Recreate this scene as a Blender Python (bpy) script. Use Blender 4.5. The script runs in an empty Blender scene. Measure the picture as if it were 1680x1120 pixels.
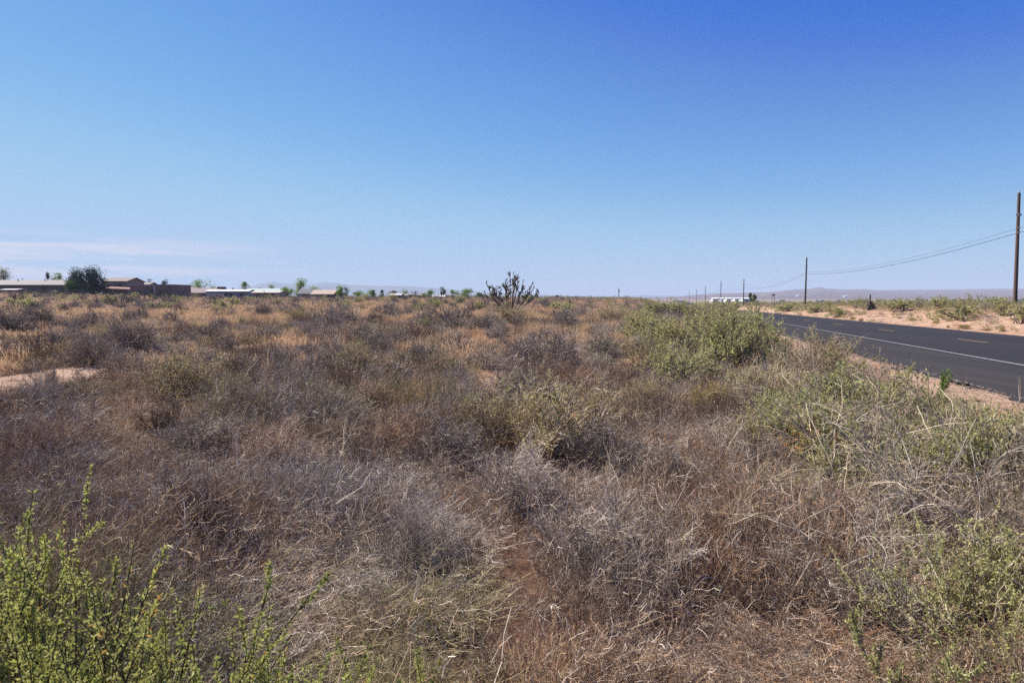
import bpy, math
import numpy as np
from mathutils import Vector, Euler
R = np.random.RandomState(7)
scene = bpy.context.scene
C = scene.collection
rad = math.radians

# ------------------------------------------------------------------ camera
F = 1120.0; CX, CY, HORIZ = 840.0, 560.0, 487.0
CAMZ = 1.6
TH = math.atan((CY - HORIZ) / F)
def ray(px, py):
    xc, yc = (px - CX) / F, (CY - py) / F
    d = np.array([xc, math.cos(TH) + yc * math.sin(TH), -math.sin(TH) + yc * math.cos(TH)])
    return d / d[1]
def at(px, py, t):
    d = ray(px, py); return np.array([d[0] * t, t, CAMZ + d[2] * t])
cam = bpy.data.objects.new("camera", bpy.data.cameras.new("camera"))
C.objects.link(cam)
cam.location = (0, 0, CAMZ); cam.rotation_euler = (rad(90) - TH, 0, 0)
cam.data.sensor_width = 36; cam.data.lens = 36 * F / 1680
cam.data.clip_start = 0.05; cam.data.clip_end = 90000
cam.data.dof.use_dof = True; cam.data.dof.focus_distance = 7.0; cam.data.dof.aperture_fstop = 9.0
scene.camera = cam

# ------------------------------------------------------------------ road frame
VP = ray(1097, 498)
DX, G = VP[0], VP[2]
NN = math.sqrt(1 + DX * DX)
def ps(x, y):
    return (x - DX * y) / NN, (DX * x + y) / NN
def xy(p, s):
    return (p + DX * s) / NN, (s - DX * p) / NN
GS = G / NN
def road_hit(px, py):
    d = ray(px, py)
    k = (d[0] * DX + d[1]) / NN
    t = -CAMZ / (d[2] - GS * k)
    return ps(d[0] * t, t)
P_NEAR = road_hit(1680, 655)[0]; P_WHITE = road_hit(1680, 600)[0]
P_MID = road_hit(1595, 559)[0]; P_FAR = road_hit(1680, 552)[0]

def sm(x, a, b):
    t = np.clip((x - a) / (b - a), 0, 1); return t * t * (3 - 2 * t)
_ph = np.random.RandomState(3).rand(40, 4)
def fnoise(x, y, scale, k0=0, n=6):
    v = 0
    for i in range(n):
        a = _ph[(k0 + i) % 40]
        ang = a[0] * 6.283; f = (0.6 + a[1]) / scale * 6.283 * .5
        v = v + np.sin((x * math.cos(ang) + y * math.sin(ang)) * f + a[2] * 6.283 + 1.3 * np.sin((y * math.cos(ang) - x * math.sin(ang)) * f * .7 + a[3] * 6.283))
    return v / n
def road_z(s):
    return GS * np.minimum(s, 300) 
def terrain(x, y):
    x = np.asarray(x, float); y = np.asarray(y, float)
    p, s = ps(x, y)
    d = np.sqrt(x * x + y * y)
    zr = road_z(s)
    az = np.where(y > 1, x / np.maximum(y, 1), 0)
    far = sm(d, 15, 190)
    field = 1.2 * far + 0.95 * sm(-az, .38, .8) * sm(d, 60, 180) - .35 * far * sm(az, -.1, .25)
    field = field + .09 * fnoise(x, y, 9, 0) * sm(d, 3, 9) + .04 * fnoise(x, y, 2.2, 7) * sm(d, 2, 5)
    w = sm(p, -14, P_NEAR - 1.2) * sm(d, 12, 60) + sm(p, 2.5, P_NEAR - .3) * (1 - sm(d, 12, 60))
    w = np.clip(w, 0, 1)
    left = field * (1 - w) + (zr - .010) * w
    bank = zr - .05 + 1.3 * sm(p, P_FAR + .8, P_FAR + 11) + .22 * fnoise(x, y, 5, 11) * sm(p, P_FAR + 1, P_FAR + 4) + .13 * fnoise(x, y, 1.8, 20) * sm(p, P_FAR + .6, P_FAR + 2)
    z = np.where(p < P_NEAR, left, np.where(p > P_FAR, bank, zr - .06 - .0004 * d))
    drop = sm(d, 320, 800)
    z = z * (1 - drop) - 8.0 * drop
    return z
def gp(px, py):
    """where the ray of a pixel meets the ground"""
    d = ray(px, py); t = 1.0
    ts = np.geomspace(1.0, 400, 1500)
    z = CAMZ + d[2] * ts; g = terrain(d[0] * ts, ts)
    i = int(np.argmax(z < g)) if (z < g).any() else len(ts) - 1
    t = ts[i]
    return np.array([d[0] * t, t, float(g[i])])

# ------------------------------------------------------------------ materials
def new_mat(name):
    m = bpy.data.materials.new(name); m.use_nodes = True
    nt = m.node_tree
    for n in list(nt.nodes): nt.nodes.remove(n)
    out = nt.nodes.new("ShaderNodeOutputMaterial")
    return m, nt, out
def N(nt, typ, **kw):
    n = nt.nodes.new(typ)
    for k, v in kw.items():
        if k.startswith("i_"): n.inputs[k[2:].replace("_", " ")].default_value = v
        else: setattr(n, k, v)
    return n
def ramp(nt, fac, stops, k=(.72, .715, .70)):
    r = nt.nodes.new("ShaderNodeValToRGB")
    e = r.color_ramp.elements
    while len(e) < len(stops): e.new(.5)
    for i, (pos, col) in enumerate(stops):
        e[i].position = pos; e[i].color = (col[0] * k[0], col[1] * k[1], col[2] * k[2], 1)
    nt.links.new(fac, r.inputs[0]); return r.outputs[0]
def veg_mat(name, stops, trans=.0, jitter=.35, huej=.008, rough=.9):
    m, nt, out = new_mat(name); L = nt.links.new
    a = N(nt, "ShaderNodeAttribute", attribute_name="rnd")
    col = ramp(nt, a.outputs["Fac"], stops, (.89, .85, .765))
    oi = N(nt, "ShaderNodeObjectInfo")
    hsv = N(nt, "ShaderNodeHueSaturation")
    mr = N(nt, "ShaderNodeMapRange"); mr.inputs["To Min"].default_value = 1 - jitter; mr.inputs["To Max"].default_value = 1 + jitter
    L(oi.outputs["Random"], mr.inputs["Value"]); L(mr.outputs[0], hsv.inputs["Value"])
    m2 = N(nt, "ShaderNodeMath", operation="MULTIPLY_ADD"); m2.inputs[1].default_value = 7.13; m2.inputs[2].default_value = 0
    L(oi.outputs["Random"], m2.inputs[0])
    fr = N(nt, "ShaderNodeMath", operation="FRACT"); L(m2.outputs[0], fr.inputs[0])
    mh = N(nt, "ShaderNodeMapRange"); mh.inputs["To Min"].default_value = .5 - huej; mh.inputs["To Max"].default_value = .5 + huej
    L(fr.outputs[0], mh.inputs["Value"]); L(mh.outputs[0], hsv.inputs["Hue"])
    L(col, hsv.inputs["Color"])
    d = N(nt, "ShaderNodeBsdfPrincipled"); d.inputs["Roughness"].default_value = rough; d.inputs["Specular IOR Level"].default_value = .25
    L(hsv.outputs[0], d.inputs["Base Color"])
    if trans:
        t = N(nt, "ShaderNodeBsdfTranslucent"); L(hsv.outputs[0], t.inputs[0])
        mx = N(nt, "ShaderNodeMixShader"); mx.inputs[0].default_value = trans
        L(d.outputs[0], mx.inputs[1]); L(t.outputs[0], mx.inputs[2]); L(mx.outputs[0], out.inputs[0])
    else: L(d.outputs[0], out.inputs[0])
    return m
def plain(name, col, rough=.8, var=.15, scale=3.0, metal=0, bump=0, stretch=(1, 1, 1)):
    m, nt, out = new_mat(name); L = nt.links.new
    tc = N(nt, "ShaderNodeTexCoord"); mp = N(nt, "ShaderNodeMapping"); mp.inputs["Scale"].default_value = stretch
    L(tc.outputs["Object"], mp.inputs[0])
    nz = N(nt, "ShaderNodeTexNoise"); nz.inputs["Scale"].default_value = scale; nz.inputs["Detail"].default_value = 6; nz.inputs["Roughness"].default_value = .65
    L(mp.outputs[0], nz.inputs["Vector"])
    c = ramp(nt, nz.outputs["Fac"], [(.3, tuple(v * (1 - var) for v in col)), (.7, tuple(min(1, v * (1 + var)) for v in col))])
    d = N(nt, "ShaderNodeBsdfPrincipled"); d.inputs["Roughness"].default_value = rough; d.inputs["Metallic"].default_value = metal
    L(c, d.inputs["Base Color"])
    if bump:
        b = N(nt, "ShaderNodeBump"); b.inputs["Strength"].default_value = bump; L(nz.outputs["Fac"], b.inputs["Height"]); L(b.outputs[0], d.inputs["Normal"])
    L(d.outputs[0], out.inputs[0]); return m

M = {}
M["twig"] = veg_mat("dry_twig", [(0, (.11, .065, .042)), (.35, (.33, .22, .155)), (.7, (.52, .39, .30)), (.9, (.66, .58, .52)), (1, (.88, .82, .76))], jitter=.3)
M["redtwig"] = veg_mat("russet_twig", [(0, (.15, .08, .05)), (.5, (.42, .245, .15)), (.9, (.6, .39, .25)), (1, (.7, .53, .38))], jitter=.3)
M["grass"] = veg_mat("straw", [(0, (.25, .155, .095)), (.4, (.50, .34, .225)), (.8, (.66, .475, .33)), (1, (.74, .60, .44))], trans=.4, jitter=.25)
M["grey"] = veg_mat("grey_branch", [(0, (.11, .085, .072)), (.5, (.28, .235, .205)), (.85, (.48, .425, .385)), (1, (.68, .63, .58))], jitter=.25)
M["silver"] = veg_mat("silvery_twig", [(0, (.13, .105, .09)), (.5, (.36, .315, .285)), (.85, (.58, .53, .49)), (1, (.86, .81, .76))], jitter=.22)
M["darktwig"] = veg_mat("dark_brown_twig", [(0, (.06, .038, .027)), (.5, (.17, .118, .09)), (.9, (.34, .26, .215)), (1, (.55, .48, .42))], jitter=.25)
M["olivetwig"] = veg_mat("olive_twig", [(0, (.11, .095, .045)), (.5, (.30, .265, .14)), (.9, (.46, .42, .25)), (1, (.58, .53, .38))], jitter=.2)
M["pale"] = veg_mat("bleached_stem", [(0, (.22, .17, .13)), (.5, (.42, .34, .27)), (1, (.62, .54, .45))], jitter=.15)
M["dark"] = veg_mat("dark_branch", [(0, (.03, .024, .02)), (1, (.09, .07, .06))], jitter=.2)
M["salt"] = veg_mat("saltbush_leaf", [(0, (.21, .22, .10)), (.5, (.43, .45, .19)), (.9, (.56, .56, .31)), (1, (.6, .48, .24))], trans=.4, jitter=.18)
M["pgreen"] = veg_mat("pale_green_leaf", [(0, (.25, .24, .12)), (.6, (.42, .41, .20)), (1, (.48, .44, .28))], trans=.4, jitter=.15)
M["lime"] = veg_mat("near_leaf", [(0, (.20, .22, .06)), (.5, (.40, .44, .13)), (.87, (.50, .50, .20)), (.93, (.60, .38, .10)), (1, (.6, .3, .07))], trans=.42, jitter=.12, rough=.55)
M["yellow"] = veg_mat("yellow_green_leaf", [(0, (.25, .25, .08)), (.6, (.44, .42, .14)), (1, (.56, .50, .21))], trans=.3, jitter=.12)
M["green"] = veg_mat("bright_leaf", [(0, (.09, .15, .03)), (.5, (.18, .29, .055)), (1, (.30, .42, .11))], trans=.35, jitter=.1)
M["pine"] = veg_mat("conifer_leaf", [(0, (.008, .014, .008)), (.6, (.018, .03, .014)), (1, (.035, .055, .022))], trans=.1, jitter=.1)
M["dgreen"] = veg_mat("dark_leaf", [(0, (.04, .08, .025)), (1, (.11, .19, .06))], trans=.25, jitter=.15)
M["olive"] = veg_mat("olive_leaf", [(0, (.08, .09, .03)), (1, (.22, .21, .08))], trans=.3, jitter=.15)
M["orange"] = veg_mat("dead_orange_leaf", [(0, (.16, .06, .015)), (1, (.42, .20, .06))], trans=.2, jitter=.15)
M["cholla"] = veg_mat("cholla_stem", [(0, (.08, .058, .044)), (1, (.27, .21, .165))], jitter=.15)
M["chollag"] = veg_mat("cholla_joint", [(0, (.08, .085, .05)), (1, (.22, .21, .14))], jitter=.15)
M["pole"] = plain("pole_wood", (.105, .062, .045), .85, .35, 6, bump=.4, stretch=(6, 6, .4))
M["wood"] = plain("grey_wood", (.09, .07, .055), .9, .4, 8, bump=.4)
M["metal"] = plain("galvanised_metal", (.4, .4, .42), .45, .1, 5, metal=.6)
M["cable"] = plain("cable_black", (.03, .03, .035), .6, .05)
M["ceramic"] = plain("ceramic", (.35, .33, .32), .3, .05)
M["glass"] = plain("window_glass", (.03, .035, .045), .12, .1)
M["white"] = plain("white_paint", (.72, .72, .72), .6, .06)
M["rock"] = plain("stone_dark", (.075, .072, .075), .8, .5, 9, bump=.5)
M["rockl"] = plain("stone_pale", (.26, .2, .165), .85, .3, 12, bump=.5)
M["line_w"] = plain("white_line_paint", (.29, .285, .29), .7, .55, 9)
M["line_y"] = plain("yellow_line_paint", (.42, .25, .09), .7, .35, 9)

def ground_mat():
    m, nt, out = new_mat("desert_soil"); L = nt.links.new
    tc = N(nt, "ShaderNodeTexCoord")
    def nz(s, det=8, ro=.6, dist=0):
        n = N(nt, "ShaderNodeTexNoise"); n.inputs["Scale"].default_value = s; n.inputs["Detail"].default_value = det; n.inputs["Roughness"].default_value = ro
        n.inputs["Distortion"].default_value = dist
        L(tc.outputs["Object"], n.inputs["Vector"]); return n.outputs["Fac"]
    sand = ramp(nt, nz(1.3, 10, .7), [(.3, (.30, .165, .105)), (.5, (.46, .30, .21)), (.72, (.60, .43, .33))])
    lit = ramp(nt, nz(7, 10, .75), [(.3, (.08, .045, .032)), (.55, (.19, .10, .065)), (.75, (.34, .20, .135))])
    plainc = ramp(nt, nz(.006, 8, .7), [(.3, (.20, .145, .10)), (.7, (.32, .235, .17))])
    at_ = N(nt, "ShaderNodeAttribute", attribute_name="bare")
    a2 = N(nt, "ShaderNodeMath", operation="ADD"); L(at_.outputs["Fac"], a2.inputs[0])
    ms = N(nt, "ShaderNodeMath", operation="MULTIPLY_ADD"); ms.inputs[1].default_value = 1.1; ms.inputs[2].default_value = -.55; L(nz(2.2, 6, .6), ms.inputs[0]); L(ms.outputs[0], a2.inputs[1])
    st = N(nt, "ShaderNodeMapRange"); st.inputs["From Min"].default_value = .38; st.inputs["From Max"].default_value = .62; L(a2.outputs[0], st.inputs["Value"])
    mx = N(nt, "ShaderNodeMix", data_type="RGBA"); L(st.outputs[0], mx.inputs[0]); L(lit, mx.inputs[6]); L(sand, mx.inputs[7])
    f2 = N(nt, "ShaderNodeAttribute", attribute_name="farness")
    mx2 = N(nt, "ShaderNodeMix", data_type="RGBA"); L(f2.outputs["Fac"], mx2.inputs[0]); L(mx.outputs[2], mx2.inputs[6]); L(plainc, mx2.inputs[7])
    # small stones
    vo = N(nt, "ShaderNodeTexVoronoi"); vo.inputs["Scale"].default_value = 38; L(tc.outputs["Object"], vo.inputs["Vector"])
    pebm = N(nt, "ShaderNodeMapRange"); pebm.inputs["From Min"].default_value = .16; pebm.inputs["From Max"].default_value = .1; L(vo.outputs["Distance"], pebm.inputs["Value"])
    mx3 = N(nt, "ShaderNodeMix", data_type="RGBA"); mx3.inputs[7].default_value = (.22, .16, .12, 1)
    L(pebm.outputs[0], mx3.inputs[0]); L(mx2.outputs[2], mx3.inputs[6])
    d = N(nt, "ShaderNodeBsdfPrincipled"); d.inputs["Roughness"].default_value = .95; d.inputs["Specular IOR Level"].default_value = .15
    L(mx3.outputs[2], d.inputs["Base Color"])
    ad = N(nt, "ShaderNodeMath", operation="ADD"); L(nz(5, 12, .7, .4), ad.inputs[0]); 
    pm = N(nt, "ShaderNodeMath", operation="MULTIPLY"); pm.inputs[1].default_value = .12; L(pebm.outputs[0], pm.inputs[0]); L(pm.outputs[0], ad.inputs[1])
    b = N(nt, "ShaderNodeBump"); b.inputs["Strength"].default_value = .8; b.inputs["Distance"].default_value = .12; L(ad.outputs[0], b.inputs["Height"]); L(b.outputs[0], d.inputs["Normal"])
    L(d.outputs[0], out.inputs[0]); return m
M["ground"] = ground_mat()

def asphalt(name, base, patch, flecks):
    m, nt, out = new_mat(name); L = nt.links.new
    tc = N(nt, "ShaderNodeTexCoord")
    mp = N(nt, "ShaderNodeMapping"); mp.inputs["Rotation"].default_value = (0, 0, math.atan(DX)); mp.inputs["Scale"].default_value = (1.6, .05, 1)
    L(tc.outputs["Object"], mp.inputs[0])
    a = N(nt, "ShaderNodeTexNoise"); a.inputs["Scale"].default_value = 1.0; a.inputs["Detail"].default_value = 5; L(mp.outputs[0], a.inputs["Vector"])
    c = ramp(nt, a.outputs["Fac"], [(.3, base), (.7, patch)])
    f = N(nt, "ShaderNodeTexNoise"); f.inputs["Scale"].default_value = 45; f.inputs["Detail"].default_value = 8; f.inputs["Roughness"].default_value = .8; L(tc.outputs["Object"], f.inputs["Vector"])
    fm = N(nt, "ShaderNodeMapRange"); fm.inputs["From Min"].default_value = .5; fm.inputs["From Max"].default_value = .72; fm.inputs["To Max"].default_value = flecks; L(f.outputs["Fac"], fm.inputs["Value"])
    mx = N(nt, "ShaderNodeMix", data_type="RGBA"); mx.inputs[7].default_value = (.21, .18, .16, 1)
    L(fm.outputs[0], mx.inputs[0]); L(c, mx.inputs[6])
    d = N(nt, "ShaderNodeBsdfPrincipled"); d.inputs["Roughness"].default_value = .9; d.inputs["Specular IOR Level"].default_value = .2
    L(mx.outputs[2], d.inputs["Base Color"])
    b = N(nt, "ShaderNodeBump"); b.inputs["Strength"].default_value = .5; b.inputs["Distance"].default_value = .01; L(f.outputs["Fac"], b.inputs["Height"]); L(b.outputs[0], d.inputs["Normal"])
    L(d.outputs[0], out.inputs[0]); return m
M["lane"] = asphalt("lane_asphalt", (.011, .0105, .015), (.031, .029, .034), .14)
M["shoulder"] = asphalt("shoulder_asphalt", (.022, .0195, .021), (.042, .036, .036), .25)

# ------------------------------------------------------------------ mesh helpers
class Acc:
    def __init__(s): s.v = []; s.f = []; s.r = []; s.mi = []; s.n = 0
    def quads(s, V, Fq, rnd, mi=0):
        V = np.asarray(V, np.float32).reshape(-1, 3); Fq = np.asarray(Fq, np.int64).reshape(-1, 4)
        s.v.append(V); s.f.append(Fq + s.n); s.r.append(np.broadcast_to(np.asarray(rnd, np.float32), (len(V),)).astype(np.float32)); s.mi.append(np.full(len(Fq), mi, np.int32)); s.n += len(V)
    def tubes(s, P, Rr, rnd, sides=3, mi=0):
        P = np.asarray(P, float); n, k, _ = P.shape
        T = np.gradient(P, axis=1) if k > 2 else np.repeat((P[:, 1:] - P[:, :1]), 2, axis=1)
        T /= np.linalg.norm(T, axis=2, keepdims=True) + 1e-9
        ref = np.where(np.abs(T[..., 2:3]) > .85, np.array([1., 0, 0]), np.array([0, 0, 1.]))
        A = np.cross(T, ref); A /= np.linalg.norm(A, axis=2, keepdims=True) + 1e-9
        B = np.cross(T, A)
        Rr = np.broadcast_to(Rr, (n, k))
        ang = np.arange(sides) * 2 * math.pi / sides
        V = P[:, :, None, :] + Rr[:, :, None, None] * (np.cos(ang)[None, None, :, None] * A[:, :, None, :] + np.sin(ang)[None, None, :, None] * B[:, :, None, :])
        base = (np.arange(n) * k * sides)[:, None, None] + (np.arange(k - 1) * sides)[None, :, None]
        j = np.arange(sides)[None, None, :]; j2 = (j + 1) % sides
        Fq = np.stack([base + j, base + j2, base + sides + j2, base + sides + j], -1)
        s.quads(V, Fq, np.repeat(np.broadcast_to(rnd, (n,)), k * sides), mi)
    def leaves(s, Cn, D, L_, W_, rnd, mi=0, rs=R, fold=False):
        Cn = np.asarray(Cn, float); n = len(Cn)
        D = D / (np.linalg.norm(D, axis=1, keepdims=True) + 1e-9)
        Q = rs.normal(size=(n, 3)); S = np.cross(D, Q); S /= np.linalg.norm(S, axis=1, keepdims=True) + 1e-9
        L_ = np.broadcast_to(L_, (n,))[:, None]; W_ = np.broadcast_to(W_, (n,))[:, None]
        if fold:
            Nn = np.cross(D, S)
            a = Cn; b = Cn + D * L_ * .55 + S * W_ * .5 + Nn * W_ * .25; c = Cn + D * L_; d = Cn + D * L_ * .55 - S * W_ * .5 + Nn * W_ * .25
            e = Cn + D * L_ * .55
            V = np.stack([a, b, c, e, d], 1); o = (np.arange(n) * 5)[:, None]
            Fq = np.concatenate([o + np.array([[0, 1, 2, 3]]), o + np.array([[0, 3, 2, 4]])], 0)
            s.quads(V, Fq, np.repeat(np.broadcast_to(rnd, (n,)), 5), mi)
        else:
            V = np.stack([Cn, Cn + D * L_ * .5 + S * W_ * .5, Cn + D * L_, Cn + D * L_ * .5 - S * W_ * .5], 1)
            s.quads(V, np.arange(n * 4).reshape(n, 4), np.repeat(np.broadcast_to(rnd, (n,)), 4), mi)
    def box(s, lo, hi, mi=0, rnd=.5):
        x0, y0, z0 = lo; x1, y1, z1 = hi
        V = [(x0, y0, z0), (x1, y0, z0), (x1, y1, z0), (x0, y1, z0), (x0, y0, z1), (x1, y0, z1), (x1, y1, z1), (x0, y1, z1)]
        s.quads(V, [(0, 3, 2, 1), (4, 5, 6, 7), (0, 1, 5, 4), (1, 2, 6, 5), (2, 3, 7, 6), (3, 0, 4, 7)], rnd, mi)
    def mesh(s, name, mats, smooth=False):
        V = np.concatenate(s.v); Fq = np.concatenate(s.f); me = bpy.data.meshes.new(name)
        me.vertices.add(len(V)); me.vertices.foreach_set("co", V.ravel())
        me.loops.add(Fq.size); me.loops.foreach_set("vertex_index", Fq.ravel().astype(np.int32))
        me.polygons.add(len(Fq)); me.polygons.foreach_set("loop_start", np.arange(0, Fq.size, 4, dtype=np.int32))
        me.polygons.foreach_set("material_index", np.concatenate(s.mi))
        for m in (mats if isinstance(mats, (list, tuple)) else [mats]): me.materials.append(m)
        at_ = me.attributes.new("rnd", "FLOAT", "POINT"); at_.data.foreach_set("value", np.concatenate(s.r))
        me.update(calc_edges=True)
        if smooth: me.shade_smooth()
        else: me.shade_flat()
        return me
def obj(name, me, parent=None, loc=None, rz=0, sc=None):
    o = bpy.data.objects.new(name, me); C.objects.link(o)
    if parent: o.parent = parent
    if loc is not None: o.location = loc
    o.rotation_euler.z = rz
    if sc is not None: o.scale = sc if hasattr(sc, "__len__") else (sc,) * 3
    return o
def tag(o, label=None, cat=None, group=None, kind=None):
    if label: o["label"] = label
    if cat: o["category"] = cat
    if group: o["group"] = group
    if kind: o["kind"] = kind
    return o
def copy_tree(o):
    c = o.copy(); C.objects.link(c)
    for ch in list(o.children):
        d = ch.copy(); C.objects.link(d); d.parent = c
        for g in list(ch.children):
            e = g.copy(); C.objects.link(e); e.parent = d
    return c
def unit(v): return v / (np.linalg.norm(v, axis=-1, keepdims=True) + 1e-9)
def grow(S, D, L_, k, wob, up=0.0, rs=R):
    n = len(S); P = np.zeros((n, k, 3)); P[:, 0] = S; d = unit(np.asarray(D, float)); st = np.broadcast_to(L_, (n,))[:, None] / (k - 1)
    for i in range(1, k):
        d = unit(d + wob * rs.normal(size=(n, 3)) + np.array([0, 0, up]))
        P[:, i] = P[:, i - 1] + d * st
    return P
def children(P, n, lo, hi, spread, rs=R):
    m, k, _ = P.shape; i = rs.randint(0, m, n); f = rs.uniform(lo, hi, n) * (k - 1)
    a = np.minimum(f.astype(int), k - 2); w = (f - a)[:, None]
    S = P[i, a] * (1 - w) + P[i, a + 1] * w
    D = unit(P[i, a + 1] - P[i, a]) + spread * rs.normal(size=(n, 3))
    return S, unit(D), i
def hemi(n, up=.5, rs=R):
    v = rs.normal(size=(n, 3)); v[:, 2] = np.abs(v[:, 2]) + up; return unit(v)

# ------------------------------------------------------------------ vegetation prototypes (shape data; unit sizes in metres)
def clampz(P, z=0.004): P[..., 2] = np.maximum(P[..., 2], z); return P
def proto_tangle(seed, n, r, hgt=.32, rad_=.36, k=6, sides=3, pale=.06):
    """mat of fine dead twigs"""
    rs = np.random.RandomState(seed); a = Acc()
    n0 = max(6, n // 12)
    S = np.c_[rs.normal(size=(n0, 2)) * rad_ * .35, np.zeros(n0)]
    P0 = clampz(grow(S, hemi(n0, .10, rs) * np.array([1, 1, hgt / rad_ * .9]), rs.uniform(.6, 1.2, n0) * (hgt + rad_) * .55, k, .33, .0, rs))
    a.tubes(P0, np.linspace(1.5, .8, k)[None] * r, rs.rand(n0) * .8, sides)
    S, D, _ = children(P0, n // 3, .15, 1, .6, rs)
    P1 = clampz(grow(S, D, rs.uniform(.4, 1, len(S)) * hgt * .62, k, .42, .02, rs))
    a.tubes(P1, np.linspace(1.1, .6, k)[None] * r, np.clip(rs.rand(len(S)) * .85, 0, 1), sides)
    S, D, _ = children(P1, n * 2 // 3, .1, 1, .8, rs)
    k2 = max(3, k - 2)
    P2 = clampz(grow(S, D, rs.uniform(.25, 1, len(S)) * hgt * .36, k2, .5, .02, rs))
    a.tubes(P2, np.linspace(.85, .45, k2)[None] * r, np.clip(rs.rand(len(S)) ** .9 * .95, 0, 1), sides)
    npal = int(n * pale)
    if npal:
        S, D, _ = children(P0, npal, .3, 1, .9, rs)
        P3 = clampz(grow(S, D, rs.uniform(.4, 1.0, npal) * hgt * .8, k, .35, .0, rs))
        a.tubes(P3, np.linspace(1.4, .8, k)[None] * r, rs.uniform(.93, 1, npal), sides)
    return a
def proto_grass(seed, n, w, hgt=.38, rad_=.2):
    rs = np.random.RandomState(seed); a = Acc(); k = 4
    S = np.c_[rs.normal(size=(n, 2)) * rad_ * .5, np.zeros(n)]
    D = unit(np.c_[S[:, :2] * 1.6 + rs.normal(size=(n, 2)) * .28, np.ones(n)])
    P = clampz(grow(S, D, rs.uniform(.45, 1.1, n) * hgt, k, .14, -.06, rs))
    T = rs.normal(size=(n, 3)); T[:, 2] = 0; T = unit(T)
    W = np.linspace(1, .35, k)[None, :, None] * w * .5 * T[:, None, :]
    V = np.stack([P - W, P + W], 2)
    base = (np.arange(n) * k * 2)[:, None] + (np.arange(k - 1) * 2)[None]
    Fq = np.stack([base, base + 1, base + 3, base + 2], -1)
    a.quads(V, Fq, np.repeat(rs.rand(n), k * 2))
    # seed heads / fuzz
    m = n * 2
    S, D, i = children(P, m, .45, 1, .7, rs)
    a.leaves(S, D, rs.uniform(.6, 1.4, m) * hgt * .11, w * 1.1, rs.uniform(.3, 1, m), rs=rs)
    return a
def proto_shrub(seed, r, h=1.0, w=1.3, n1=26, n2=160, n3=900, sides=3, leaves=0, lsize=.02, k=6, inner=None, lowbias=.0, leafclump=3):
    """radiating twiggy shrub: 0 = branches, leaves returned as a second mesh"""
    rs = np.random.RandomState(seed); a = Acc()
    S = np.c_[rs.normal(size=(n1, 2)) * .07 * w, np.zeros(n1)]
    th = rs.uniform(0, 6.283, n1); el = rs.uniform(.15, 1.35, n1)
    D = np.c_[np.cos(th) * np.cos(el), np.sin(th) * np.cos(el), np.sin(el) + .1]
    Ls = 1 / np.sqrt((np.cos(el) / (w * .5)) ** 2 + (np.sin(el) / h) ** 2) * rs.uniform(.6, .95, n1)
    P0 = clampz(grow(S, D, Ls, k, .14, .0, rs)); a.tubes(P0, np.linspace(3.2, 1.3, k)[None] * r, rs.rand(n1) * .5, max(sides, 3))
    S, D, _ = children(P0, n2, .2, 1, .5, rs)
    P1 = clampz(grow(S, D, rs.uniform(.18, .42, n2) * h, k, .2, .03, rs)); a.tubes(P1, np.linspace(1.6, .8, k)[None] * r, rs.rand(n2) * .7, sides)
    S, D, _ = children(P1, n3, .15, 1, .65, rs)
    P2 = clampz(grow(S, D, rs.uniform(.06, .2, n3) * h, 4, .25, .05, rs)); a.tubes(P2, np.linspace(.95, .5, 4)[None] * r, rs.rand(n3) ** .8, sides)
    lf = None
    if leaves:
        lf = Acc(); m = leaves
        S, D, i = children(P2, m, .2, 1.0, .9, rs)
        hh = S[:, 2] / h; rr_ = np.hypot(S[:, 0], S[:, 1]) / (w * .5)
        keep = rs.rand(m) < np.clip((hh ** 2 + rr_ ** 2) ** .5 * 1.2 - .15, .08, 1)
        S, D = S[keep], D[keep]
        clump = rs.rand(len(P2))
        D = unit(D + np.array([0, 0, .5]))
        lf.leaves(S, D, rs.uniform(.6, 1.3, len(S)) * lsize, rs.uniform(.35, .6, len(S)) * lsize, np.clip(clump[i[keep]] * .75 + rs.rand(len(S)) * .3, 0, 1), rs=rs)
    return a, lf
PR = {}
def mk(name, a, mat): return a.mesh(name, mat)
PROTO = bpy.data.collections.new("undergrowth_shapes"); PG = bpy.data.collections.new("grass_shapes"); PV = bpy.data.collections.new("gravel_shapes")
def pobj(coll, i, me):
    o = bpy.data.objects.new("shape_%02d" % i, me); coll.objects.link(o)
i = 0
for sd in range(5): pobj(PROTO, i, proto_tangle(sd, 1400, .0009, .26, .40, 5, pale=.04).mesh("tangle", M["twig"])); i += 1      # 0-4 near
for sd in range(3): pobj(PROTO, i, proto_tangle(20 + sd, 1200, .0009, .22, .36, 5, pale=.012).mesh("tangle", M["redtwig"])); i += 1   # 5-7 near russet
for sd in range(4): pobj(PROTO, i, proto_tangle(40 + sd, 420, .0024, .27, .42, 4, pale=.03).mesh("tangle", M["twig"])); i += 1    # 8-11 mid
for sd in range(2): pobj(PROTO, i, proto_tangle(50 + sd, 400, .0024, .25, .40, 4, pale=.02).mesh("tangle", M["redtwig"])); i += 1  # 12-13 mid russet
for sd in range(3): pobj(PROTO, i, proto_tangle(60 + sd, 240, .009, .42, .75, 4, pale=.01).mesh("tangle", M["grey"])); i += 1  # 14-16 far
for sd in range(2): pobj(PROTO, i, proto_shrub(70 + sd, .007, .75, 1.3, 14, 60, 160, leaves=900, lsize=.07)[1].mesh("scrub", M["pgreen"])); i += 1  # 17-18 far greenish
for mt in ("silver", "darktwig", "olivetwig"):     # 19-24 near
    for sd in (0, 3): pobj(PROTO, i, proto_tangle(sd + 80, 1300, .0009, .27, .40, 5, pale=.03).mesh("tangle", M[mt])); i += 1
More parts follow.
